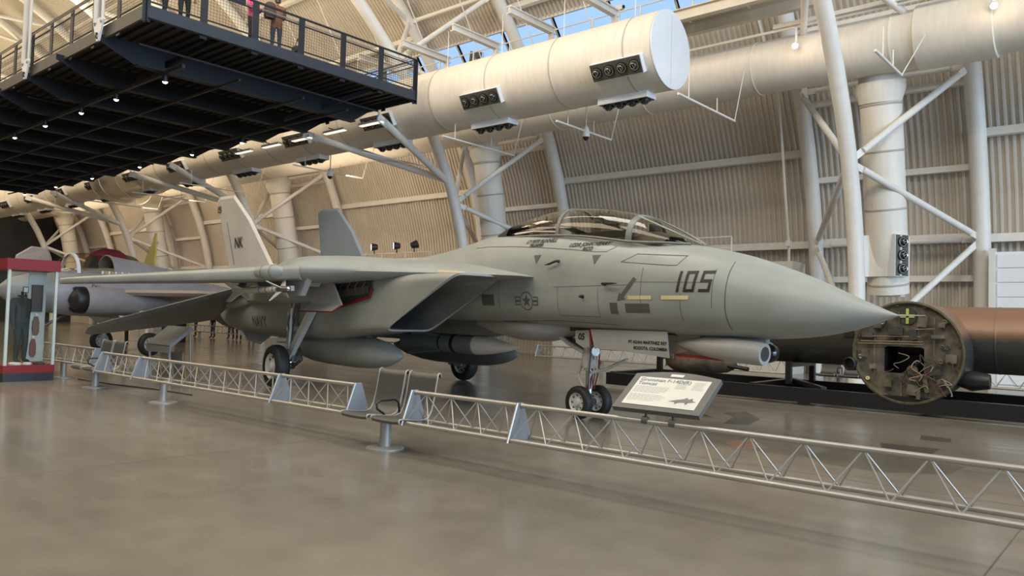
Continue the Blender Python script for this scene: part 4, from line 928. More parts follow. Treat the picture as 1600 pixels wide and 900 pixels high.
for s, z, d in ((5.22, 2.655, (-.16, .05, -.05)), (4.62, 2.06, (.02, .09, 0)), (4.15, 2.26, (.2, .02, 0))):
    h = BV_F.ray_cast(A(s, 6, z), Vector((0, 1, 0)))[0]
    p = MB().path([h + Vector((0, .02, 0)), h + Vector((0, -.07, 0)), h + Vector((d[0], -.085, d[2])), h + Vector((d[0] * 1.6, -.088, d[2] * 1.2))], [.03, .022, .018, .006], 8).build('air_probe', m_mark, fus, smooth=60)
# door lettering and tail codes
def flat_text(name, body, size, s, y, z, m, parent, shear=0., bold=0.):
    v, f = text_mesh(body, size, shear, bold); MB().add([A(s - p.x, y, z + p.y) for p in v], f).build(name, m, parent, fix=False)
flat_text('door_lettering', 'PT ADAN MARTINEZ REY', .066, 3.52, .456, 1.365, m_mark, nd, bold=.002); flat_text('door_lettering', 'BOGOTA, COLOMBIA', .066, 3.46, .456, 1.275, m_mark, nd, bold=.002)
flat_text('door_number', '05', .15, 4.95, .426, 1.40, m_mark, d5, .1, .004)
finobj = [o for o in jet.children if o.name.startswith('tail_fin')][0]
def fin_text(body, size, s, z):
    v, f = text_mesh(body, size, .12, .006); MB().add([A(s - p.x, 1.42 + (z + p.y - 2.5) * .085 + .075, z + p.y) for p in v], f).build('tail_code', m_mark, finobj, fix=False)
fin_text('NK', .42, 17.35, 3.55); fin_text('05', .28, 18.70, 4.58)

# ------------------------------------------------------------------ barrier rails
m_plate = mat('pale_blue_plate', (.25, .265, .28), .45, .2)
m_rail = mat('brushed_rail', (.40, .38, .345), .38, .5, var=.05)
BAY = .46
def rod_mesh(dx, y):
    o = MB().tube((0, 0, .740), (dx, y, .392), .0075, 6).build('web_rod', m_rail); me = o.data; bpy.data.objects.remove(o); return me
RODS = {(sx, sy): rod_mesh(sx * BAY / 2, sy * .155) for sx in (-1, 1) for sy in (-1, 1)}
def barrier(x0, x1, y, label, ends=(True, True), ped=None, group='silver truss barrier rails'):
    n = max(1, round((x1 - x0) / BAY)); L = x1 - x0; b = L / n
    e = empty('barrier_rail', (x0, y, 0), label=label, cat='barrier', group=group)
    MB().tube((0, 0, .745), (L, 0, .745), .026, 10).build('top_tube', m_rail, e, smooth=50)
    for sy in (-1, 1): MB().tube((0, sy * .16, .388), (L, sy * .16, .388), .024, 10).build('bottom_tube', m_rail, e, smooth=50)
    for i in range(n):
        for (sx, sy), me in RODS.items():
            o = bpy.data.objects.new('web_rod', me); COL.objects.link(o); o.parent = e; o.location = ((i + .5) * b, 0, 0); o.scale = (b / BAY, 1, 1)
    for xx, on in ((0, ends[0]), (L, ends[1])):
        if on: MB().prism([(-.20, .36), (.20, .36), (.045, .775), (-.045, .775)], (xx - .012, 0, 0), (0, 1, 0), (0, 0, 1), (.024, 0, 0)).build('end_plate', m_plate, e); MB().path([(xx, -.2, .36), (xx, -.045, .775)], .014, 6).build('plate_edge', m_rail, e)
    if ped is not None:
        MB().tube((ped, 0, .02), (ped, 0, .375), .065, 16).build('pedestal_post', m_alu, e, smooth=50)
        MB().lathe([(0, .24), (.014, .24), (.022, .2), (.024, .01)], (ped, 0, 0), (0, 0, 1), 28).build('pedestal_base', m_alu, e, smooth=40)
        MB().box((ped, 0, .372), (.16, .36, .02)).build('saddle', m_alu, e)
BX, BY = -7.55, 6.41
barrier(BX - 8.65, BX - 6.95, BY, 'short silver truss barrier rail beside the left bench', (True, True))
barrier(BX - 6.93, BX - 2.36, BY, 'long silver truss barrier rail crossing the near main wheel', (False, True), ped=.87)
barrier(BX - 2.34, BX - .58, BY, 'short silver truss barrier rail ending left of the near bench', (False, True))
barrier(BX + .52, BX + 2.2, BY, 'short silver truss barrier rail starting right of the near bench', (True, True))
barrier(BX + 2.22, BX + 9.2, BY, 'long silver truss barrier rail in the right foreground', (False, True), ped=6.6)
barrier(-21.5, -17.6, BY + .42, 'silver truss barrier rail behind the display case', (True, True), ped=2.0)
FBY = 20.8
barrier(-16.6, -11.6, FBY, 'far silver truss barrier rail behind the fighter nose wheel', ped=2.6, group='far barrier rails')
barrier(-11.5, -7.9, FBY, 'far silver truss barrier rail left of the dark bench', ped=1.5, group='far barrier rails')
barrier(-5.4, -.4, FBY, 'far silver truss barrier rail below the bomber tube at right', ped=3.0, group='far barrier rails')
barrier(-33.0, -26.5, 21.2, 'far silver truss barrier rail behind the left sign', ped=3.0, group='far barrier rails')
barrier(-44.0, -36.5, 21.2, 'far silver truss barrier rail in front of the standing visitors', ped=3.0, group='far barrier rails')

# ------------------------------------------------------------------ benches
def bench(loc, rz, label, m=m_bench):
    e = empty('bench', loc, rz, label, 'bench', 'two-seat steel benches')
    MB().lathe([(0, .24), (.012, .24), (.022, .215), (.024, .01)], (0, 0, 0), (0, 0, 1), 32).build('base_disc', m_alu, e, smooth=40)
    MB().tube((0, 0, .02), (0, 0, .36), .07, 20).build('pedestal', m_alu, e, smooth=50)
    MB().box((0, .05, .365), (1.1, .09, .05)).build('beam', m_alu, e)
    prof = [(-.27, .375), (-.285, .40), (-.27, .425), (-.2, .425), (0, .40), (.12, .395), (.2, .42), (.25, .50), (.29, .66), (.33, .88), (.345, .94), (.37, .955), (.395, .94), (.40, .91)]
    for sx in (-.3, .3):
        rings = []
        for x in (-.26, -.25, -.15, 0, .15, .25, .26):
            dz = .012 * (abs(x) / .26) ** 4
            rings.append([Vector((sx + x, y, z + dz)) for y, z in prof])
        n = len(prof); mb = MB(); vs = [p for r in rings for p in r]; vs2 = [p + Vector((0, .008, -.01)) for p in vs]; N_ = len(vs); fs = []
        for k in range(len(rings) - 1):
            for i in range(n - 1):
                fs.append((k*n+i, (k+1)*n+i, (k+1)*n+i+1, k*n+i+1)); fs.append((N_+k*n+i, N_+k*n+i+1, N_+(k+1)*n+i+1, N_+(k+1)*n+i))
        for k in range(len(rings) - 1): fs.append((k*n, N_+k*n, N_+(k+1)*n, (k+1)*n)); fs.append((k*n+n-1, (k+1)*n+n-1, N_+(k+1)*n+n-1, N_+k*n+n-1))
        for i in range(n - 1): fs.append((i, i+1, N_+i+1, N_+i)); q = (len(rings)-1)*n; fs.append((q+i, N_+q+i, N_+q+i+1, q+i+1))
        sh_ = mb.add(vs + vs2, fs).build('seat_shell', m, e, smooth=50)
        for q in (0, -1): MB().path([p + Vector((0, .003, -.004)) for p in rings[q]], .011, 6).build('seat_rim', m_alu, sh_, smooth=60)
    for x in (0,):
        MB().path([(x, .22, .42), (x, .20, .56), (x, .14, .60), (x, -.10, .60), (x, -.16, .57), (x, -.15, .50), (x, -.05, .44), (x, 0, .38)], .014, 8).build('armrest', m_black, e, smooth=60)
    return e
bench((BX, BY, 0), 0, 'two-seat grey steel bench in the centre foreground between the barrier rails')
bench((-16.9, BY + .12, 0), 0, 'two-seat grey steel bench at left near the display case')
bench((-6.75, 21.3, 0), 0, 'two-seat dark bench far behind the fighter nose', mat('dark_bench_steel', (.05, .05, .05), .45, .4))

# ------------------------------------------------------------------ reading rails and signs
m_signframe = mat('sign_frame_grey', (.10, .097, .086), .5); m_signwhite = mat('sign_panel_white', (.64, .62, .55), .5, var=.01); m_ink = mat('sign_ink', (.10, .10, .10), .6); m_inkb = mat('sign_heading_ink', (.12, .16, .24), .6); m_inkl = mat('sign_fine_print', (.42, .41, .38), .6)
sg_ = empty('aircraft_sign', (-3.68, 6.6, 1.03), label='angled information sign about the fighter, clipped to the near barrier', cat='sign')
tl_ = radians(34); ux = Vector((1, 0, 0)); uy = Vector((0, cos(tl_), sin(tl_))); un = Vector((0, -sin(tl_), cos(tl_)))
def on_sign(x, y, h=0.): return ux * x + uy * y + un * h
outl = [(-.46, -.30), (.46, -.30), (.46, .24)] + [(.46 - .092 * i, .24 + .06 * sin(pi * i / 10)) for i in range(1, 10)] + [(-.46, .24)]
fr_ = MB().prism(outl, un * -.05, ux, uy, un * .05).build('backboard', m_signframe, sg_)
MB().prism([(-.385, -.24), (.385, -.24), (.385, .19), (-.385, .19)], un * .001, ux, uy, un * .004).build('printed_panel', m_signwhite, sg_)
MB().prism([(-.07, .222), (.07, .222), (.07, .262), (-.07, .262)], un * .001, ux, uy, un * .003).build('small_label', m_signwhite, sg_)
def sign_text(body, size, x, y, m, name='heading', bold=.001):
    v, f = text_mesh(body, size, 0, bold, 'LEFT'); MB().add([on_sign(x + p.x, y + p.y, .0065) for p in v], f).build(name, m, sg_, fix=False)
sign_text('Grumman F-14D(R)', .068, -.36, .145, m_inkb); sign_text('Tomcat', .068, -.36, .085, m_inkb)
bars = MB()
for i in range(11):
    y = .035 - .021 * i
    if i == 5: continue
    x = -.36
    while x < -.02 - (.05 if i in (4, 10) else 0):
        w = .02 + .03 * random.random(); bars.prism([(x, y), (x + w, y), (x + w, y + .009), (x, y + .009)], un * .0052, ux, uy, un * .0006); x += w + .008
for c in range(2):
    for i in range(7): bars.prism([(.06 + .17 * c, .15 - .018 * i), (.06 + .17 * c + .10 + .03 * random.random(), .15 - .018 * i), (.06 + .17 * c + .10, .157 - .018 * i), (.06 + .17 * c, .157 - .018 * i)], un * .0052, ux, uy, un * .0006)
bars.build('fine_print', m_inkl, sg_, kind='stuff')
# small printed picture of a jet, lower right
pj_ = [(-.14, -.02), (-.05, .015), (.0, .03), (.03, .055), (.05, .03), (.09, .05), (.10, .015), (.14, .0), (.07, -.02), (.05, -.055), (.03, -.02), (-.03, -.03), (-.06, -.055), (-.07, -.025)]
MB().prism([(.10 + 0, -.21), (.36, -.21), (.36, -.06), (.10, -.06)], un * .0051, ux, uy, un * .0003).build('picture_ground', mat('sign_picture_grey', (.62, .61, .57), .6), sg_)
MB().prism([(x + .22, y - .13) for x, y in pj_], un * .0056, ux, uy, un * .0006).build('picture_jet', mat('sign_picture_dark', (.17, .165, .15), .6), sg_)
for x in (-.12, .17):
    MB().path([on_sign(x, -.18, -.04), Vector((x, -.18, -.22)), Vector((x, -.19, -.275))], .013, 8).build('mount_rod', m_signframe, sg_, smooth=50)
    MB().tube((x - .03, -.19, -.273), (x + .03, -.19, -.273), .036, 12).build('clamp', m_signframe, sg_)
ls = empty('lectern_sign', (-18.75, 8.95, 0), radians(-4), label='grey angled lectern sign on two legs, left of the near main wheel', cat='sign')
MB().prism([(-.72, -.34), (.72, -.34), (.72, .34), (-.72, .34)], (0, 0, .95), (1, 0, 0), (0, .76, .65), (0, -.05, .06)).build('top_panel', mat('lectern_grey', (.25, .25, .235), .5), ls)
MB().prism([(-.73, 0), (.73, 0), (.73, .16), (-.73, .16)], (0, -.30, .60), (1, 0, 0), (0, 0, 1), (0, .04, 0)).build('front_lip', MATS['lectern_grey'], ls)
for i, w in enumerate((.5, .38, .75)): MB().box((0, -.02 + (-i + 1) * .1, 1.022 + (-i + 1) * .085), (w, .03, .012), M=Matrix.Rotation(radians(40.5), 3, 'X')).build('text_line', m_signframe, ls)
for x in (-.62, .62): MB().tube((x, .28, 0), (x, .22, 1.05), .03, 10).tube((x, -.2, 0), (x, -.26, .66), .03, 10).build('leg_frame', m_alu, ls, smooth=50)
MB().box((.1, .1, .38), (.9, .03, .42)).build('lower_panel', MATS['lectern_grey'], ls)

# ------------------------------------------------------------------ figures
def figure(name, loc, rz, h, cols, label, arms='down', head=True, group=None, stride=0., zscale=1., cat='person', bulk=1.):
    """one continuous skinned body; hair is a child"""
    J = {}; E_ = []; TAG = []
    def j(n, p, r): J[n] = (Vector(p), r)
    def e(a, b, t): E_.append((a, b)); TAG.append(t)
    j('pelvis', (0, 0, .96), (.165 * bulk, .115 * bulk)); j('waist', (0, .0, 1.12), (.15 * bulk, .105 * bulk)); j('chest', (0, 0, 1.34), (.18 * bulk, .12 * bulk)); j('neck', (0, .005, 1.485), (.062, .06))
    e('pelvis', 'waist', 'top'); e('waist', 'chest', 'top'); e('chest', 'neck', 'top')
    if head:
        j('jaw', (0, .03, 1.56), (.062, .07)); j('head', (0, .02, 1.655), (.078, .098)); j('crown', (0, .01, 1.73), (.06, .075)); j('nose', (0, .125, 1.63), (.014, .014))
        e('neck', 'jaw', 'skin'); e('jaw', 'head', 'skin'); e('head', 'crown', 'skin'); e('head', 'nose', 'skin')
    for s, S in ((-1, 'l'), (1, 'r')):
        j('sh' + S, (s * .185 * bulk, 0, 1.415), (.07 * bulk, .07 * bulk))
        if arms == 'front': el, wr = (s * .235, .05, 1.15), (s * .09, .27, 1.16)
        elif arms == 'rail': el, wr = (s * .25, .12, 1.16), (s * .16, .36, 1.10)
        else: el, wr = (s * .245, -.01, 1.14), (s * .26, .06, .90)
        j('el' + S, el, (.052 * bulk, .052 * bulk)); j('wr' + S, wr, (.034, .034)); d = (Vector(wr) - Vector(el)).normalized(); hd = Vector(wr) + d * .07; j('ha' + S, hd, (.036, .026))
        e('chest', 'sh' + S, 'top'); e('sh' + S, 'el' + S, 'top'); e('el' + S, 'wr' + S, 'top'); e('wr' + S, 'ha' + S, 'skin')
        for k in range(5):
            off = Vector((.018 * (k - 2), 0, 0)) if arms == 'down' else Vector((0, 0, .016 * (k - 2))); ln = (.05, .085, .095, .088, .07)[k]
            j('f%d%s' % (k, S), hd + off * 1.6 + d * ln, (.009, .009)); e('ha' + S, 'f%d%s' % (k, S), 'skin')
        j('hip' + S, (s * .095, 0, .88), (.10, .10)); j('kn' + S, (s * .105, .03 + s * stride * .5, .49), (.064, .066)); j('an' + S, (s * .11, s * stride, .09), (.046, .05)); j('toe' + S, (s * .125, .15 + s * stride, .045), (.045, .035))
        e('pelvis', 'hip' + S, 'legs'); e('hip' + S, 'kn' + S, 'legs'); e('kn' + S, 'an' + S, 'legs'); e('an' + S, 'toe' + S, 'shoes')
    names = list(J); idx = {n: i for i, n in enumerate(names)}; sc = h / 1.75
    me = bpy.data.meshes.new(name); me.from_pydata([J[n][0] * sc for n in names], [(idx[a], idx[b]) for a, b in E_], []); me.update()
    o = bpy.data.objects.new(name, me); COL.objects.link(o)
    o.modifiers.new('skin', 'SKIN'); sub = o.modifiers.new('sub', 'SUBSURF'); sub.levels = 1; sub.render_levels = 1
    for i, n in enumerate(names):
        sv = me.skin_vertices[0].data[i]; sv.radius = (J[n][1][0] * sc, J[n][1][1] * sc); sv.use_root = (n == 'pelvis')
    dg = bpy.context.evaluated_depsgraph_get(); dg.update(); em = bpy.data.meshes.new_from_object(o.evaluated_get(dg)); bpy.data.objects.remove(o)
    em.materials.clear(); order = ['top', 'legs', 'skin', 'shoes']
    for k in order: em.materials.append(cols[k])
    segs = [(J[a][0] * sc, J[b][0] * sc, t) for (a, b), t in zip(E_, TAG)]
    for p in em.polygons:
        c = p.center; best = None
        for a, b, t in segs:
            d = b - a; u = max(0, min(1, (c - a).dot(d) / max(d.length_squared, 1e-9))); q = (c - a - d * u).length - (.04 if t == 'legs' else 0)
            if best is None or q < best[0]: best = (q, t)
        t = best[1]
        if t == 'top' and c.z < cols.get('hem', .93) * sc: t = 'legs'
        if t == 'legs' and c.z > cols.get('hem', .93) * sc: t = 'top'
        p.material_index = order.index(t); p.use_smooth = True
    ob = bpy.data.objects.new(name, em); COL.objects.link(ob); ob.location = loc; ob.rotation_euler = (0, 0, rz); tag(ob, label, cat, group)
    if head:
        L = cols.get('hair_len', .0); mb = MB(); rows = []
        for i, (z, r, yo) in enumerate(((1.775, .02, 0), (1.765, .06, -.005), (1.73, .092, -.012), (1.68, .105, -.022), (1.62, .10, -.035), (1.56 - L, .085 if not L else .12, -.05))):
            rows.append([Vector((r * .92 * cos(a), yo + r * (sin(a) if sin(a) < 0 else sin(a) * (.75 if z > 1.7 else .1 if not L else .25)), z)) * sc for a in [2 * pi * k / 14 for k in range(14)]])
        mb.loft(rows).build('hair', cols['hair'], ob, smooth=60)
        for sx in (-1, 1): MB().lathe([(-.012, .01), (0, .022), (.012, .01)], Vector((sx * .085, .0, 1.63)) * sc, (1, 0, 0), 8).build('ear', cols['skin'], ob, smooth=60)
    return ob
m_skin = mat('skin', (.42, .25, .17), .55); m_hair = mat('dark_hair', (.02, .014, .01), .5); m_denim = mat('dark_denim', (.02, .025, .045), .7); m_blackcloth = mat('black_cloth', (.015, .015, .016), .8); m_shoe = mat('dark_shoes', (.02, .018, .016), .5)
m_pink = mat('pink_jacket', (.55, .03, .17), .6); m_brown = mat('brown_jacket', (.13, .055, .02), .7); m_greyc = mat('grey_clothes', (.13, .13, .14), .7); m_bluec = mat('blue_clothes', (.05, .07, .16), .7)
def C_(top, legs, hair=m_hair, hl=.0, hem=.93): return dict(top=top, legs=legs, skin=m_skin, shoes=m_shoe, hair=hair, hair_len=hl, hem=hem)
DK = 9.31
figure('person', (-20.25, 11.65, DK), radians(-70), 1.62, C_(m_pink, m_blackcloth, hl=.12, hem=.9), 'person in a bright pink jacket behind the walkway railing', 'front')
man = figure('person', (-20.35, 12.5, DK), radians(70), 1.76, C_(m_brown, m_denim, hem=.8), 'person in a brown jacket carrying a backpack on the walkway', 'front', bulk=1.15)
figure('person', (-20.4, 9.15, DK), radians(-60), 1.74, C_(m_blackcloth, m_blackcloth), 'person in black at the walkway corner, cut off at the knees by the frame', stride=.12)
figure('person', (-20.5, 9.75, DK), radians(-100), 1.70, C_(m_bluec, m_blackcloth), 'person in dark trousers standing left of the navy railing panel', stride=.05)
bp = empty('backpack', (-20.28, 12.22, DK + 1.02), radians(70), label='dark backpack worn by the person in the brown jacket', cat='backpack')
MB().loft([[Vector((x * w, y * .1, z)) for x, y in ((-1, -.8), (-.8, -1), (.8, -1), (1, -.8), (1, .8), (.8, 1), (-.8, 1), (-1, .8))] for z, w in ((0, .12), (.05, .16), (.3, .165), (.42, .13), (.46, .06))]).build('bag', mat('dark_bag', (.05, .03, .022), .8), bp, smooth=50)
MB().path([(-.1, .08, .4), (-.12, .2, .36), (-.1, .12, .05)], .015, 6).build('strap', m_black, bp)
stl = empty('stroller', (-20.3, 13.1, DK), radians(20), label='small folded stroller standing beside a walkway post', cat='stroller')
MB().path([(0, 0, .1), (.05, .3, .5), (.05, .42, .85), (.05, .30, .92)], .016, 6).build('frame_tube', m_black, stl); MB().path([(0, .5, .1), (.03, .25, .55), (.03, .1, .7)], .016, 6).build('frame_tube', m_black, stl); MB().path([(-.2, 0, .1), (-.2, .3, .5), (-.2, .42, .85)], .014, 6).build('frame_tube', m_black, stl)
for y in (0, .5): MB().lathe([(-.02, .05), (-.02, .1), (.02, .1), (.02, .05)], (0, y, .1), (1, 0, 0), 16, (False, False)).build('wheel', m_rubber, stl, smooth=40)
MB().prism([(.08, .32), (.3, .28), (.38, .62), (.16, .5)], (-.18, 0, 0), (0, 1, 0), (0, 0, 1), (.2, 0, 0)).build('seat_cloth', m_blackcloth, stl)
vis = (((-43.6, 22.3), 1.72, m_bluec, m_denim, 'far visitor in dark blue left of the light grey stand, leaning on the rail'), ((-41.4, 22.2), 1.75, m_blackcloth, m_blackcloth, 'far visitor all in black beside the left sign'), ((-39.6, 22.3), 1.70, m_greyc, m_denim, 'far visitor in grey, leftmost of three in a row under the fighter tail'),
       ((-38.7, 22.25), 1.66, m_blackcloth, m_blackcloth, 'far visitor in black, middle of three in a row under the fighter tail'), ((-37.6, 22.35), 1.78, m_greyc, m_blackcloth, 'far visitor with black trousers, rightmost of three under the fighter tail'))
for i, (p, h_, a, b, lab) in enumerate(vis): figure('person', (*p, 0), radians(150 + 25 * i), h_, C_(a, b), lab, stride=.04 * (i % 3), group='far visitors')

# ------------------------------------------------------------------ display case with a flight suit
CX0, CX1, CY0, CY1 = -20.05, -18.85, 5.42, 6.42
dc = empty('display_case', (0, 0, 0), label='tall glass display case with red header and red base at the left edge', cat='display case')
cxm, cym, cw_, cd_ = (CX0 + CX1) / 2, (CY0 + CY1) / 2, CX1 - CX0, CY1 - CY0
MB().box((cxm, cym, .09), (cw_ - .02, cd_ - .02, .18)).build('plinth', m_black, dc)
MB().box((cxm, cym, .265), (cw_, cd_, .17)).build('base_band', m_red, dc)
MB().box((cxm, cym, 2.53), (cw_ + .04, cd_ + .04, .24)).build('header', m_red, dc)
m_post = mat('case_post', (.62, .62, .58), .4)
for x in (CX0 + .04, CX1 - .04):
    for y in (CY0 + .04, CY1 - .04): MB().box((x, y, 1.38), (.055, .055, 2.06)).build('corner_post', m_post, dc)
g_case = mat_glass('case_glass', (.95, .965, .95), .01, ior=.35)
for c, d in (((CX1, cym, 1.38), (.008, cd_ - .01, 2.06)), ((CX0, cym, 1.38), (.008, cd_ - .01, 2.06)), ((cxm, CY0, 1.38), (cw_ - .01, .008, 2.06)), ((cxm, CY1, 1.38), (cw_ - .01, .008, 2.06))): MB().box(c, d).build('glass_pane', g_case, dc)
m_suit = mat('dark_flight_suit', (.040, .042, .036), .85, var=.3, scale=12, bump=.3)
fs_ = figure('flight_suit', (cxm + .1, cym - .05, .35), radians(-62), 1.72, dict(top=m_suit, legs=m_suit, skin=m_suit, shoes=m_blackcloth, hem=.9), 'dark flight suit on a headless mannequin inside the display case', head=False, cat='flight suit', bulk=1.22)
MB().tube((0, 0, 1.42), (0, 0, 1.60), .03, 8).build('neck_post', m_black, fs_); MB().path([(.07 * cos(a), .07 * sin(a), 1.5) for a in [2 * pi * k / 10 for k in range(11)]], .025, 6).build('collar', m_suit, fs_)
MB().path([(-.06, .08, 1.58), (.06, .08, 1.58), (.065, .08, 1.70), (-.065, .08, 1.70), (-.06, .08, 1.58)], .012, 6).build('visor_frame', m_black, fs_); MB().box((0, .075, 1.64), (.11, .02, .1)).build('visor', m_post, fs_)
MB().path([(.02, .1, 1.56), (.05, .16, 1.45), (.1, .14, 1.36)], .016, 6).build('oxygen_hose', m_black, fs_)
for (y, z0, z1, w, col, nm, lab) in ((6.16, 1.52, 2.1, .2, (.045, .018, .012), 'picture_frame', 'dark framed photograph hung high in the display case'), (6.16, .98, 1.4, .13, (.12, .05, .025), 'leather_holster', 'brown leather holster in the middle of the display case'), (6.12, .5, .9, .12, (.16, .035, .015), 'red_ribbon_tag', 'long red-brown tag low in the display case')):
    t = empty(nm, (CX1 - .5, y, z0), label=lab, cat=nm.split('_')[-1])
    mm = mat(nm, col, .5, var=.3, scale=15)
    if nm == 'picture_frame':
        MB().box((0, 0, (z1 - z0) / 2), (.03, w, z1 - z0)).build('picture', mm, t)
        for yy in (-w / 2, w / 2): MB().box((.01, yy, (z1 - z0) / 2), (.04, .02, z1 - z0 + .02)).build('frame_side', m_black, t)
        for zz in (0, z1 - z0): MB().box((.01, 0, zz), (.04, w, .02)).build('frame_side', m_black, t)
    else:
        MB().prism([(-w/2, .06), (-w/4, 0), (w/4, 0), (w/2, .06), (w/2, (z1 - z0) * .7), (w/4, z1 - z0), (-w/4, z1 - z0), (-w/2, (z1 - z0) * .7)], (0, 0, 0), (0, 1, 0), (0, 0, 1), (.03, 0, 0)).build('panel', mm, t)
        MB().box((.02, 0, z1 - z0 + .05), (.01, .05, .04)).build('caption_card', m_signwhite, t)
MB().box((CX1 - .55, 6.17, 1.4), (.02, .36, 2.0)).build('back_board', mat('case_board', (.45, .45, .42), .6), dc)
for i, (x, y, w, lab) in enumerate(((cxm + .35, CY0 + .3, .16, 'folded white survival cloth on the display case floor'), (cxm + .4, CY0 + .52, .11, 'small pale box on the display case floor'), (cxm + .38, CY0 + .75, .13, 'flat olive pouch on the display case floor'))):
    MB().loft([[Vector((w * k * cos(a), w * .8 * k * sin(a), z)) for a in [2 * pi * q / 8 + .4 for q in range(8)]] for z, k in ((0, 1), (.03, 1.0), (.05, .8), (.055, .2))]).build(('folded_cloth', 'small_box', 'pouch')[i], (m_signwhite, m_post, m_suit)[i], None, smooth=40, label=lab, cat=('cloth', 'box', 'pouch')[i], loc=(x, y, .35))

# ------------------------------------------------------------------ bomber fuselage section on its black trolley
tr = empty('steel_trolley', (0, 0, 0), label='long black steel trolley under the bomber fuselage', cat='trolley')
m_blk = mat('black_trolley_paint', (.010, .010, .011), .35)
for y, x0, x1 in ((16.65, -11.0, 4.5), (19.2, -11.0, 4.5)): MB().box(((x0 + x1) / 2, y, .21), (x1 - x0, .16, .30)).build('long_beam', m_blk, tr)
for x in (-10.9, -7.2, -3.9, -.8, 2.4): MB().box((x, 17.92, .27), (.16, 2.4, .22)).build('cross_beam', m_blk, tr)
for x in (-10.2, -6.0, -.6, 3.4):
    for y in (16.65, 19.2): MB().box((x, y, .03), (.2, .2, .06)).build('foot', m_blk, tr)
for x in (-9.9, -6.6, -1.2, 1.8):
    for y in (17.35, 18.85): MB().box((x, y, .62), (.12, .12, .5)).build('cradle_post', m_blk, tr)
    MB().box((x, 18.1, .80), (.14, 1.5, .1)).build('cradle', m_blk, tr)
MB().bar((-5.6, 16.7, .36), (-7.1, 18.9, .36), .12, .1).build('diagonal_beam', m_blk, tr); MB().bar((-1.0, 16.7, .36), (.4, 18.9, .36), .12, .1).build('diagonal_beam', m_blk, tr)
bo = empty('bomber_fuselage', (-3.98, 18.1, .85), label='bronze and grey bomber fuselage section with an open cluttered bulkhead', cat='aircraft part')
def two_tone():
    m = bpy.data.materials.new('bronze_over_grey'); m.use_nodes = True; nt = m.node_tree; b = nt.nodes['Principled BSDF']; MATS['bronze_over_grey'] = m
    tc = nt.nodes.new('ShaderNodeTexCoord'); sp = nt.nodes.new('ShaderNodeSeparateXYZ'); nz = nt.nodes.new('ShaderNodeTexNoise'); nz.inputs['Scale'].default_value = 2.5; nz.inputs['Detail'].default_value = 6
    nt.links.new(tc.outputs['Object'], sp.inputs[0]); nt.links.new(tc.outputs['Object'], nz.inputs['Vector'])
    ad = nt.nodes.new('ShaderNodeMath'); ad.operation = 'MULTIPLY_ADD'; ad.inputs[1].default_value = .25; nt.links.new(nz.outputs['Fac'], ad.inputs[0]); nt.links.new(sp.outputs['Z'], ad.inputs[2])
    cr = nt.nodes.new('ShaderNodeValToRGB'); e = cr.color_ramp.elements; e[0].position = .76; e[0].color = (.05, .05, .045, 1); e[1].position = .86; e[1].color = (.15, .085, .05, 1); e2 = cr.color_ramp.elements.new(1.0); e2.color = (.24, .14, .09, 1)
    nt.links.new(ad.outputs[0], cr.inputs[0]); nt.links.new(cr.outputs[0], b.inputs['Base Color']); b.inputs['Roughness'].default_value = .38; b.inputs['Metallic'].default_value = .25; return m
m_bomb = two_tone(); m_bulk = mat('dirty_bulkhead', (.105, .085, .060), .75, var=.6, scale=5); m_olive = mat('olive_part', (.075, .065, .03), .7, var=.4, scale=10)
MB().loft([[Vector((x, .67 * cos(a), .65 + .67 * sin(a))) for a in [2 * pi * k / 36 for k in range(36)]] for x in (-4.7, -4.6, -2, 0, 2, 4, 7.5)]).build('tail_tube', m_bomb, bo, smooth=50)
for x in (-3.2, 1.35, 2.7, 4.2): MB().loft([[Vector((x + dx, (.67 + e) * cos(a), .65 + (.67 + e) * sin(a))) for a in [2 * pi * k / 36 for k in range(36)]] for dx, e in ((-.02, 0), (-.015, .006), (.015, .006), (.02, 0))], True, (False, False)).build('skin_joint', m_bomb, bo, smooth=40)
BC = Vector((0, -1.52, .37))                          # bulkhead centre relative to the empty
MB().loft([[BC + Vector((r * cos(a), y, r * sin(a) + dz)) for a in [2 * pi * k / 44 for k in range(44)]] for y, r, dz in ((0, 1.0, 0), (.3, 1.0, .0), (.8, 1.0, .0), (1.4, .98, .02), (1.7, .9, .06), (1.85, .6, .1))], True, (False, True)).build('bulkhead_barrel', m_bomb, bo, smooth=50)
rim = MB().loft([[BC + Vector((r * cos(a), y, r * sin(a))) for a in [2 * pi * k / 60 for k in range(60)]] for y, r in ((.04, 1.0), (-.02, 1.015), (-.03, .98), (.05, .93))], True, (False, False)).build('ragged_rim', m_olive, bo, smooth=30)
ang = [2 * pi * k / 44 for k in range(44)]
hole = [(-.42, -.42), (.30, -.42), (.32, .12), (-.42, .10)]
# bulkhead plate with its real opening
n_ = len(ang); ring_o = [BC + Vector((.99 * cos(a), .05, .99 * sin(a))) for a in ang]
def hole_pt(a):
    c, s = cos(a), sin(a); t = 9
    cx, cz = -.06, -.15
    for (lim, v) in ((.36, abs(c)), (.265, abs(s))):
        if v > 1e-6: t = min(t, lim / v)
    return BC + Vector((cx + c * t, .05, cz + s * t))
MB().loft([ring_o, [hole_pt(a) for a in ang]], True, (False, False)).build('bulkhead_plate', m_bulk, bo)
MB().loft([[hole_pt(a) for a in ang], [hole_pt(a) + Vector((0, .9, 0)) for a in ang]], True, (False, True)).build('dark_opening', m_black, bo, fix=False)
def bl(x, z, y=0.): return BC + Vector((x, .03 - y, z))
rnd = random.Random(3); m_rodm = mat('dull_brass_rod', (.16, .12, .07), .5, .4); m_cab = mat('old_cable', (.22, .18, .12), .7)
MB().lathe([(0, .17), (.02, .17), (.021, .002)], bl(0, .72, -.02), (0, -1, 0), 24).build('porthole', m_well, bo)
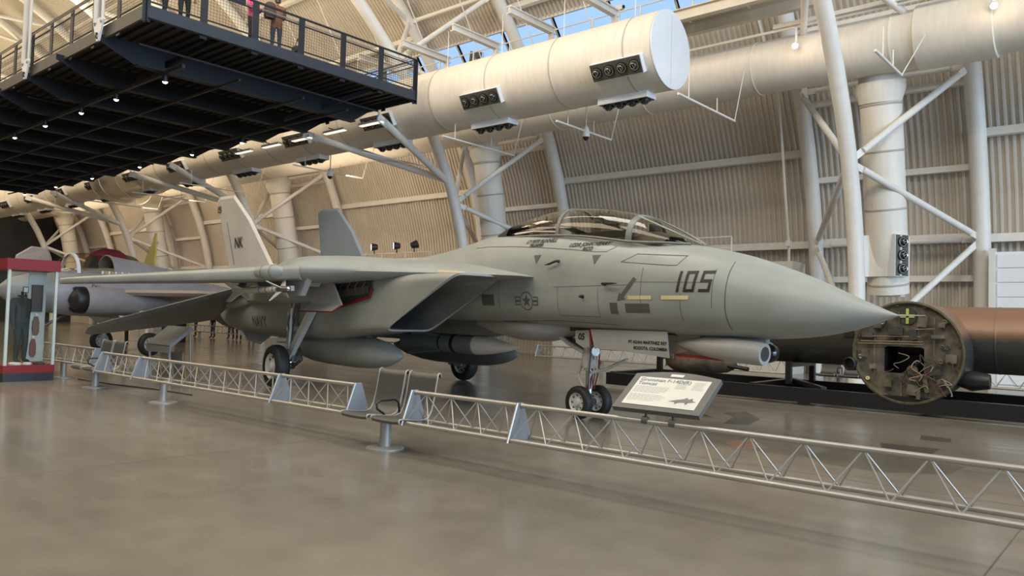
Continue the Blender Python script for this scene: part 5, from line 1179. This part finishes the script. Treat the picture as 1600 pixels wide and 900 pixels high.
MB().box(bl(0, .72), (.05, .03, .30)).box(bl(0, .72), (.26, .03, .06)).build('yellow_cross', mat('yellow_green_paint', (.42, .44, .10), .6), bo)
for a in range(12): MB().box(bl(.96 * cos(a * pi / 6 + .2), .96 * sin(a * pi / 6 + .2)), (.07, .05, .07)).build('edge_clip', m_olive, bo)
for z, x0, x1, r in ((.30, -.8, .25, .012), (.20, -.85, .3, .014), (.15, -.9, .3, .012), (.46, .15, .5, .014)): MB().tube(bl(x0, z, .06), bl(x1, z + .02, .06), r, 8).build('control_rod', m_rodm, bo)
for x, z, w, h_ in ((-.72, .32, .2, .09), (-.55, .52, .16, .1), (.28, .62, .16, .22), (.55, .33, .22, .07), (.78, -.08, .18, .16), (.5, -.35, .2, .12), (-.35, -.62, .16, .14), (.35, -.62, .07, .26), (.62, -.52, .16, .09), (.12, -.72, .2, .2), (-.78, -.05, .1, .14), (-.2, .42, .26, .16), (.12, .36, .12, .2), (-.62, -.3, .12, .1), (.62, .56, .1, .1), (-.42, .66, .1, .08), (.70, .12, .1, .07), (.22, -.78, .06, .22)):
    MB().box(bl(x, z, .03), (w, .07 + .05 * rnd.random(), h_), M=Matrix.Rotation(rnd.uniform(-.2, .2), 3, 'Y')).build('equipment_box', (m_olive, m_well, m_steel, m_bulk)[rnd.randrange(4)], bo)
for x, z, r in ((-.45, .58, .05), (.72, .14, .05), (.62, .14, .04), (.60, -.15, .05), (-.72, -.55, .04), (.55, -.78, .04), (-.86, -.12, .05), (.66, .62, .05), (.1, -.34, .1)): MB().lathe([(0, r), (.05, r), (.06, r * .6), (.04, .003)], bl(x, z), (0, -1, 0), 14).build('round_fitting', (m_tan, m_steel, m_olive)[rnd.randrange(3)], bo, smooth=40)
m_redc = mat('faded_red_cable', (.16, .03, .025), .7)
def smooth_pts(p, n):
    out = []
    for i in range(len(p) - 1):
        a, b, c, d = p[max(i-1, 0)], p[i], p[i+1], p[min(i+2, len(p)-1)]
        for k in range(n):
            t = k / n; out.append(.5 * ((2 * b) + (c - a) * t + (2*a - 5*b + 4*c - d) * t*t + (3*b - a - 3*c + d) * t**3))
    return out + [p[-1]]
for k in range(22):
    x, z = rnd.uniform(-.2, .7), rnd.uniform(-.7, -.05); pts = [bl(x, z, .04)]
    for q in range(4): x += rnd.uniform(-.2, .18); z += rnd.uniform(-.16, .14); pts.append(bl(max(-.75, min(.8, x)), max(-.8, min(.4, z)), .05 + .05 * rnd.random()))
    cur = smooth_pts(pts, 6); MB().path(cur, .008 if k % 3 else .012, 6).build('loose_cable', (m_cab, m_well, m_olive, m_well, m_cab, m_redc)[k % 6], bo, smooth=60)
for x, zc, L_ in ((-.6, .0, 1.1), (-.15, .5, .6), (.2, .52, .6), (.48, .1, 1.2), (-.1, -.68, .42), (.2, -.66, .4)): MB().box(bl(x, zc, .01), (.02, .03, L_)).build('stiffener', m_bulk, bo)
MB().lathe([(0, .14), (.18, .14), (.2, .12), (.1, .09), (.1, .002)], BC + Vector((-1.02, .15, -.28)), (-.3, -1, 0), 20).build('gun_muzzle', m_black, bo, smooth=40)
for x, z, w, h_ in ((.95, .42, .22, .22), (-1.35, .72, .2, .18)): MB().box((x, -.655, z), (w, .08, h_)).build('side_window', m_black, bo)
MB().lathe([(-.3, .1), (0, .2), (.3, .14)], (1.05, -1.1, -.12), (1, 0, 0), 16).build('wheel_stub', m_black, bo, smooth=50)
# tarpaulin-wrapped turret lying on the trolley end
tu = empty('wrapped_turret', (-9.35, 17.3, .40), label='brown canvas-wrapped gun turret on the trolley under the fighter chin', cat='aircraft part')
mb = MB(); rr = []
for i in range(9):
    t = i / 8; x = lerp(-.2, 1.5, t); R0 = (.34, .42, .46, .44, .38, .34, .30, .22, .1)[i]
    rr.append([Vector((x, R0 * (1 + .12 * sin(3 * a + i)) * cos(a), .42 + R0 * .8 * (1 + .1 * sin(4 * a + 2 * i)) * sin(a) - .12 * t)) for a in [2 * pi * k / 20 for k in range(20)]])
mb.loft(rr).build('canvas', mat('brown_canvas', (.085, .06, .035), .85, var=.4, scale=6, bump=.4), tu, smooth=60)
for i in range(3): MB().path([Vector((.1 + .4 * i, .46 * cos(a), .40 + .40 * sin(a))) for a in [pi * k / 8 for k in range(9)]], .02, 6).build('strap', m_olive, tu)
MB().tube((1.3, -.1, .3), (1.9, -.2, .25), .05, 10).build('barrel', m_black, tu)

# ------------------------------------------------------------------ parked jet at the left, with covers and tails behind it
at_ = empty('attack_jet', (-28.35, 11.15, 0), radians(-86), label='purple-grey parked attack jet with white windscreen arch at left', cat='aircraft')
m_aj = mat('purple_grey_paint', (.30, .285, .30), .4, var=.12, scale=2); m_ajp = mat('pale_pink_grey_paint', (.44, .35, .30), .5, var=.06)
AJ = [(3.4, .06, 2.15, 2.0), (3.0, .42, 2.5, 1.72), (2.2, .72, 2.75, 1.45), (1.2, .88, 2.92, 1.32), (0, .98, 3.0, 1.28), (-1.5, 1.0, 2.98, 1.28), (-3, .86, 2.8, 1.35), (-5, .6, 2.5, 1.5), (-6.5, .35, 2.3, 1.7)]
MB().loft([[Vector((x, w * math.copysign(abs(cos(a)) ** .9, cos(a)), (zt + zb) / 2 + (zt - zb) / 2 * math.copysign(abs(sin(a)) ** .9, sin(a)))) for a in [2 * pi * k / 32 for k in range(32)]] for x, w, zt, zb in reversed(AJ)]).build('fuselage', m_aj, at_, smooth=60)
cn = [(1.9, .30, 2.68, 2.80), (1.5, .54, 2.72, 3.20), (1.2, .64, 2.74, 3.42), (.6, .66, 2.76, 3.48), (0, .64, 2.78, 3.44), (-1.2, .6, 2.78, 3.30), (-2.4, .48, 2.72, 3.08), (-3.4, .3, 2.66, 2.80)]
def aring(r, k=0., n=21): return [Vector((r[0], (r[1] + k) * cos(a), r[2] + (r[3] - r[2] + k) * sin(a))) for a in [pi * i / (n - 1) for i in range(n)]]
MB().loft([aring(r) for r in cn[:5]], False).build('canopy_glass', g_canopy, at_, smooth=60, fix=False); MB().loft([aring(r) for r in cn[4:]], False).build('canopy_fairing', m_aj, at_, smooth=60)
for (x, w) in ((1.2, .1), (.0, .06)):
    r = [q for q in cn if abs(q[0] - x) < .01][0]; MB().loft([aring((r[0] + w/2, *r[1:]), -.02), aring((r[0] + w/2, *r[1:]), .025), aring((r[0] - w/2, *r[1:]), .025), aring((r[0] - w/2, *r[1:]), -.02)], False).build('windscreen_arch', m_skywhite if x > 1 else m_aj, at_, smooth=40)
MB().prism([(-.15, 0), (.25, 0), (.1, .5), (-.1, .5)], (.5, -.2, 2.85), (1, 0, 0), (0, 0, 1), (0, .4, 0)).build('pilot_seat', m_cock, at_)
for sg in (1, -1):
    MB().lathe([(.02, .40), (0, .42), (-.15, .44), (-.8, .46), (-2, .42), (-3.2, .1)], (1.35, sg * .92, 1.85), (1, 0, 0), 26, (False, True)).build('intake', m_aj, at_, smooth=50)
    MB().lathe([(.02, .36), (.12, .39), (.05, .435), (-.2, .452), (-.22, .44)], (1.35, sg * .92, 1.85), (1, 0, 0), 26, (False, False)).build('intake_lip', m_black, at_, smooth=50); MB().lathe([(.05, .39), (.1, .30), (.2, .15), (.26, .01)], (1.35, sg * .92, 1.85), (1, 0, 0), 26, (False, True)).build('intake_throat', m_black, at_)
plate('inner_wing', [(.2, .9, 2.15), (-1.6, 3.2, 2.2), (-2.8, 3.2, 2.2), (-2.8, .9, 2.15)], .2, m_ajp, at_); plate('inner_wing', [(.9, -.9, 2.15), (1.0, -3.1, 2.2), (-.7, -3.1, 2.2), (-2.4, -.9, 2.15)], .2, m_aj, at_)
plate('folded_wing', [(1.9, -3.15, 2.2), (1.75, -3.0, 3.4), (1.3, -2.9, 3.75), (.75, -2.9, 3.72), (.2, -3.15, 2.2)], .10, m_ajp, at_, edge=.12)
MB().path([(2.2, 0, 1.5), (2.25, 0, .9), (2.25, 0, .3)], [.09, .08, .06], 10).build('nose_leg', m_geargrey, at_, smooth=50); MB().path([(1.2, 0, 1.4), (2.2, 0, .8)], .05, 8).build('nose_brace', m_steel, at_)
for sg in (1, -1): wheel(at_, Vector((2.25, sg * .2, .26)), .26, .15, 'nose_wheel')
for sg in (1, -1):
    MB().path([(-.7, sg * 1.15, 1.5), (-.75, sg * 1.5, .9), (-.75, sg * 1.55, .4)], [.1, .09, .07], 10).build('main_leg', m_geargrey, at_, smooth=50); wheel(at_, Vector((-.75, sg * 1.72, .40)), .40, .22, 'main_wheel'); plate('gear_door', [(.1, sg * 1.2, 1.35), (-.5, sg * 1.55, 1.05), (-1.1, sg * 1.55, 1.05), (-1.2, sg * 1.2, 1.35)], .03, m_skywhite, at_)
v, f = text_mesh('701', .34, 0, .01); MB().add([Vector((.75 - p.x * .6, 1.0 - (.62 * (.17 + p.y * .6)), 2.36 + p.y * .6)) for p in v], f).build('side_number', m_markg, at_, fix=False)
for i in range(9): MB().box((.55 - .11 * i, .90, 2.80), (.05, .06, .1)).build('sill_fitting', m_tan if i % 2 else m_skywhite, at_)
rc = empty('covered_engine', (-38.0, 14.9, 0), radians(-60), label='dark aircraft engine under a scalloped red cover behind the attack jet', cat='engine')
MB().loft([[Vector((x, r * cos(a) * (1 + .012 * cos(15 * a)), 3.42 + r * sin(a) * (1 + .012 * cos(15 * a)))) for a in [2 * pi * k / 60 for k in range(60)]] for x, r in ((-.5, .93), (.1, .95), (.35, .85), (.45, .5), (.48, .02))]).build('red_cover', mat('red_cover_cloth', (.20, .012, .028), .7, var=.15, scale=6), rc, smooth=50)
MB().lathe([(-2.2, .4), (-1.6, .75), (-.5, .86), (-.3, .86)], (0, 0, 3.38), (1, 0, 0), 30).build('cowling', mat('dark_cowling', (.035, .03, .028), .5), rc, smooth=50)
for y in (-.6, .6): MB().bar((-.9, y, 0), (-.9, y * .8, 2.75), .12, .12).build('stand_leg', m_blk, rc)
MB().box((-.9, 0, 2.68), (.8, 1.3, .12)).build('stand_top', m_blk, rc)
yt = empty('yellow_tail', (-38.25, 17.2, 0), radians(35), label='bright yellow aircraft tail fin standing beyond the fighter wing', cat='aircraft part')
plate('fin', [(-.95, 0, 2.6), (-.02, 0, 5.0), (.05, 0, 5.35), (.17, 0, 5.3), (.2, 0, 4.7), (.12, 0, 2.6)], .14, mat('yellow_paint', (.95, .66, .16), .45), yt)
MB().lathe([(-1.4, .1), (-.8, .3), (.6, .5), (2.2, .6)], (0, 0, 2.3), (1, 0, 0), 24).build('tail_cone', MATS['yellow_paint'], yt, smooth=50); plate('tailplane', [(.4, .3, 2.45), (-.2, 1.7, 2.5), (-.8, 1.7, 2.5), (-.8, .3, 2.45)], .1, MATS['yellow_paint'], yt)
MB().box((.15, 0, 4.85), (.2, .12, .16)).build('tail_light', m_skywhite, yt); MB().path([(.2, 0, 2.0), (-.1, 0, 1.0), (-.1, 0, .2)], .06, 8).build('tail_leg', m_steel, yt); wheel(yt, Vector((-.1, 0, .18)), .18, .1, 'tail_wheel')
MB().box((1.6, 0, .95), (.3, .5, 1.9)).build('stand', m_blk, yt)
bt = empty('blue_tail', (-40.3, 18.9, 0), radians(-20), label='small blue aircraft rudder just right of the yellow fin', cat='aircraft part')
plate('rudder', [(.5, 0, 2.2), (.3, 0, 3.5), (-.1, 0, 3.75), (-.5, 0, 3.5), (-.6, 0, 2.2)], .12, mat('blue_paint', (.03, .09, .22), .5), bt); MB().lathe([(-.7, .1), (0, .3), (1.2, .4)], (0, 0, 2.1), (1, 0, 0), 20).build('tail_cone', MATS['blue_paint'], bt, smooth=50); MB().box((.7, 0, .85), (.3, .4, 1.7)).build('stand', m_blk, bt)

# ------------------------------------------------------------------ rails and flood lamps along the service wall
for (x0, x1, lab) in ((-32.6, -27.2, 'thin white pipe rail on the service wall left of the cockpit'), (-13.6, -11.8, 'thin white pipe rail on the service wall above the fighter nose'), (-43.2, -41.2, 'thin white pipe rail left of the light grey tail fin')):
    r = empty('pipe_rail', (0, 25.5, 0), label=lab, cat='rail', group='pipe rails on the service wall')
    MB().tube((x0, 0, 4.75), (x1, 0, 4.75), .028, 8).build('top_bar', m_white, r, smooth=50); MB().tube((x0, 0, 4.35), (x1, 0, 4.35), .02, 8).build('mid_bar', m_white, r)
    n = max(2, int((x1 - x0) / 1.4) + 1)
    for i in range(n): MB().tube((lerp(x0, x1, i / (n - 1)), 0, 3.88), (lerp(x0, x1, i / (n - 1)), 0, 4.75), .026, 8).build('post', m_white, r)
    MB().box(((x0 + x1) / 2, .6, 3.89), (x1 - x0 + .3, 1.4, .05)).build('ledge', m_white, r)
m_floodlens = mat_emit('flood_lens', (1.0, .93, .82), 9)
for i, (x, lab) in enumerate(((-31.3, 'black flood lamp with lit lens, leftmost of three on the rail'), (-29.55, 'black flood lamp with lit lens, middle of three on the rail'), (-28.25, 'black flood lamp seen from behind, rightmost of three on the rail'))):
    fl_ = empty('flood_lamp', (x, 25.4, 4.78), label=lab, cat='lamp', group='flood lamps on the rail'); d = Vector((-.62, -.78, -.05)) if i < 2 else Vector((.4, .8, .3))
    MB().tube((0, 0, -.03), (0, 0, .2), .03, 8).build('stem', m_black, fl_)
    MB().lathe([(-.18, .08), (-.16, .14), (.12, .2), (.16, .2)], (0, 0, .32), d, 18, (True, False)).build('can', m_black, fl_, smooth=40); MB().lathe([(.15, .19), (.17, .12), (.175, .001)], (0, 0, .32), d, 18).build('lens', m_floodlens if i < 2 else m_dkplastic, fl_)
# white louvred door at the right edge and a thin stand-pipe by the truss
dd = empty('door_1', (-3.1, 27.0, 0), kind='structure')
MB().box((0, .35, 2.05), (2.0, .1, 4.1)).build('door_leaf', m_skywhite, dd)
for i in range(9): MB().box((0, .28, .3 + .44 * i), (1.9, .04, .40)).build('door_slat', m_skywhite, dd)
for x in (-1.08, 1.08): MB().box((x, .3, 2.1), (.16, .3, 4.2)).build('jamb', m_white, dd)
sp = empty('stand_pipe', (-10.25, 26.2, 0), label='thin white vertical pipe on the wall left of the right truss', cat='pipe')
MB().path([(0, .6, 3.9), (.05, .45, 4.6), (.05, .35, 4.8), (-.1, -.3, 9.6), (-.4, -1.8, 12.5)], .05, 8).build('riser', m_white, sp, smooth=60); MB().box((.05, .4, 4.55), (.14, .14, .2)).build('valve', m_white, sp)
patch([(-5.42, 12.50), (-5.61, 13.43), (-6.29, 14.35), (-6.48, 13.77), (-6.05, 13.3), (-5.78, 12.28)]); patch([(-3.29, 12.24), (-3.07, 11.58), (-2.50, 11.72), (-2.51, 12.33)]); patch([(-3.06, 13.69), (-2.95, 13.11), (-2.54, 13.15), (-2.62, 13.62)])
patch([(-7.3, 13.2), (-6.7, 12.7), (-6.3, 13.0), (-6.9, 13.5)])
patch([(-3.65, 10.20), (-3.26, 9.80), (-2.59, 9.79), (-2.01, 10.24), (-1.95, 11.00), (-2.81, 11.20), (-3.58, 11.04)], mat('faint_floor_patch', (.135, .120, .092), .2, var=.1, scale=2)); patch([(-4.90, 10.44), (-4.51, 10.00), (-4.25, 10.47), (-4.70, 10.96)], mat('rusty_floor_patch', (.30, .17, .10), .3))
MB().path([(-18.8, 6.9, .012), (-17.4, 7.0, .012), (-15.6, 7.3, .012), (-14.4, 7.35, .012)], .012, 6).build('floor_cable', m_black, label='thin black cable lying on the floor by the display case', cat='cable')
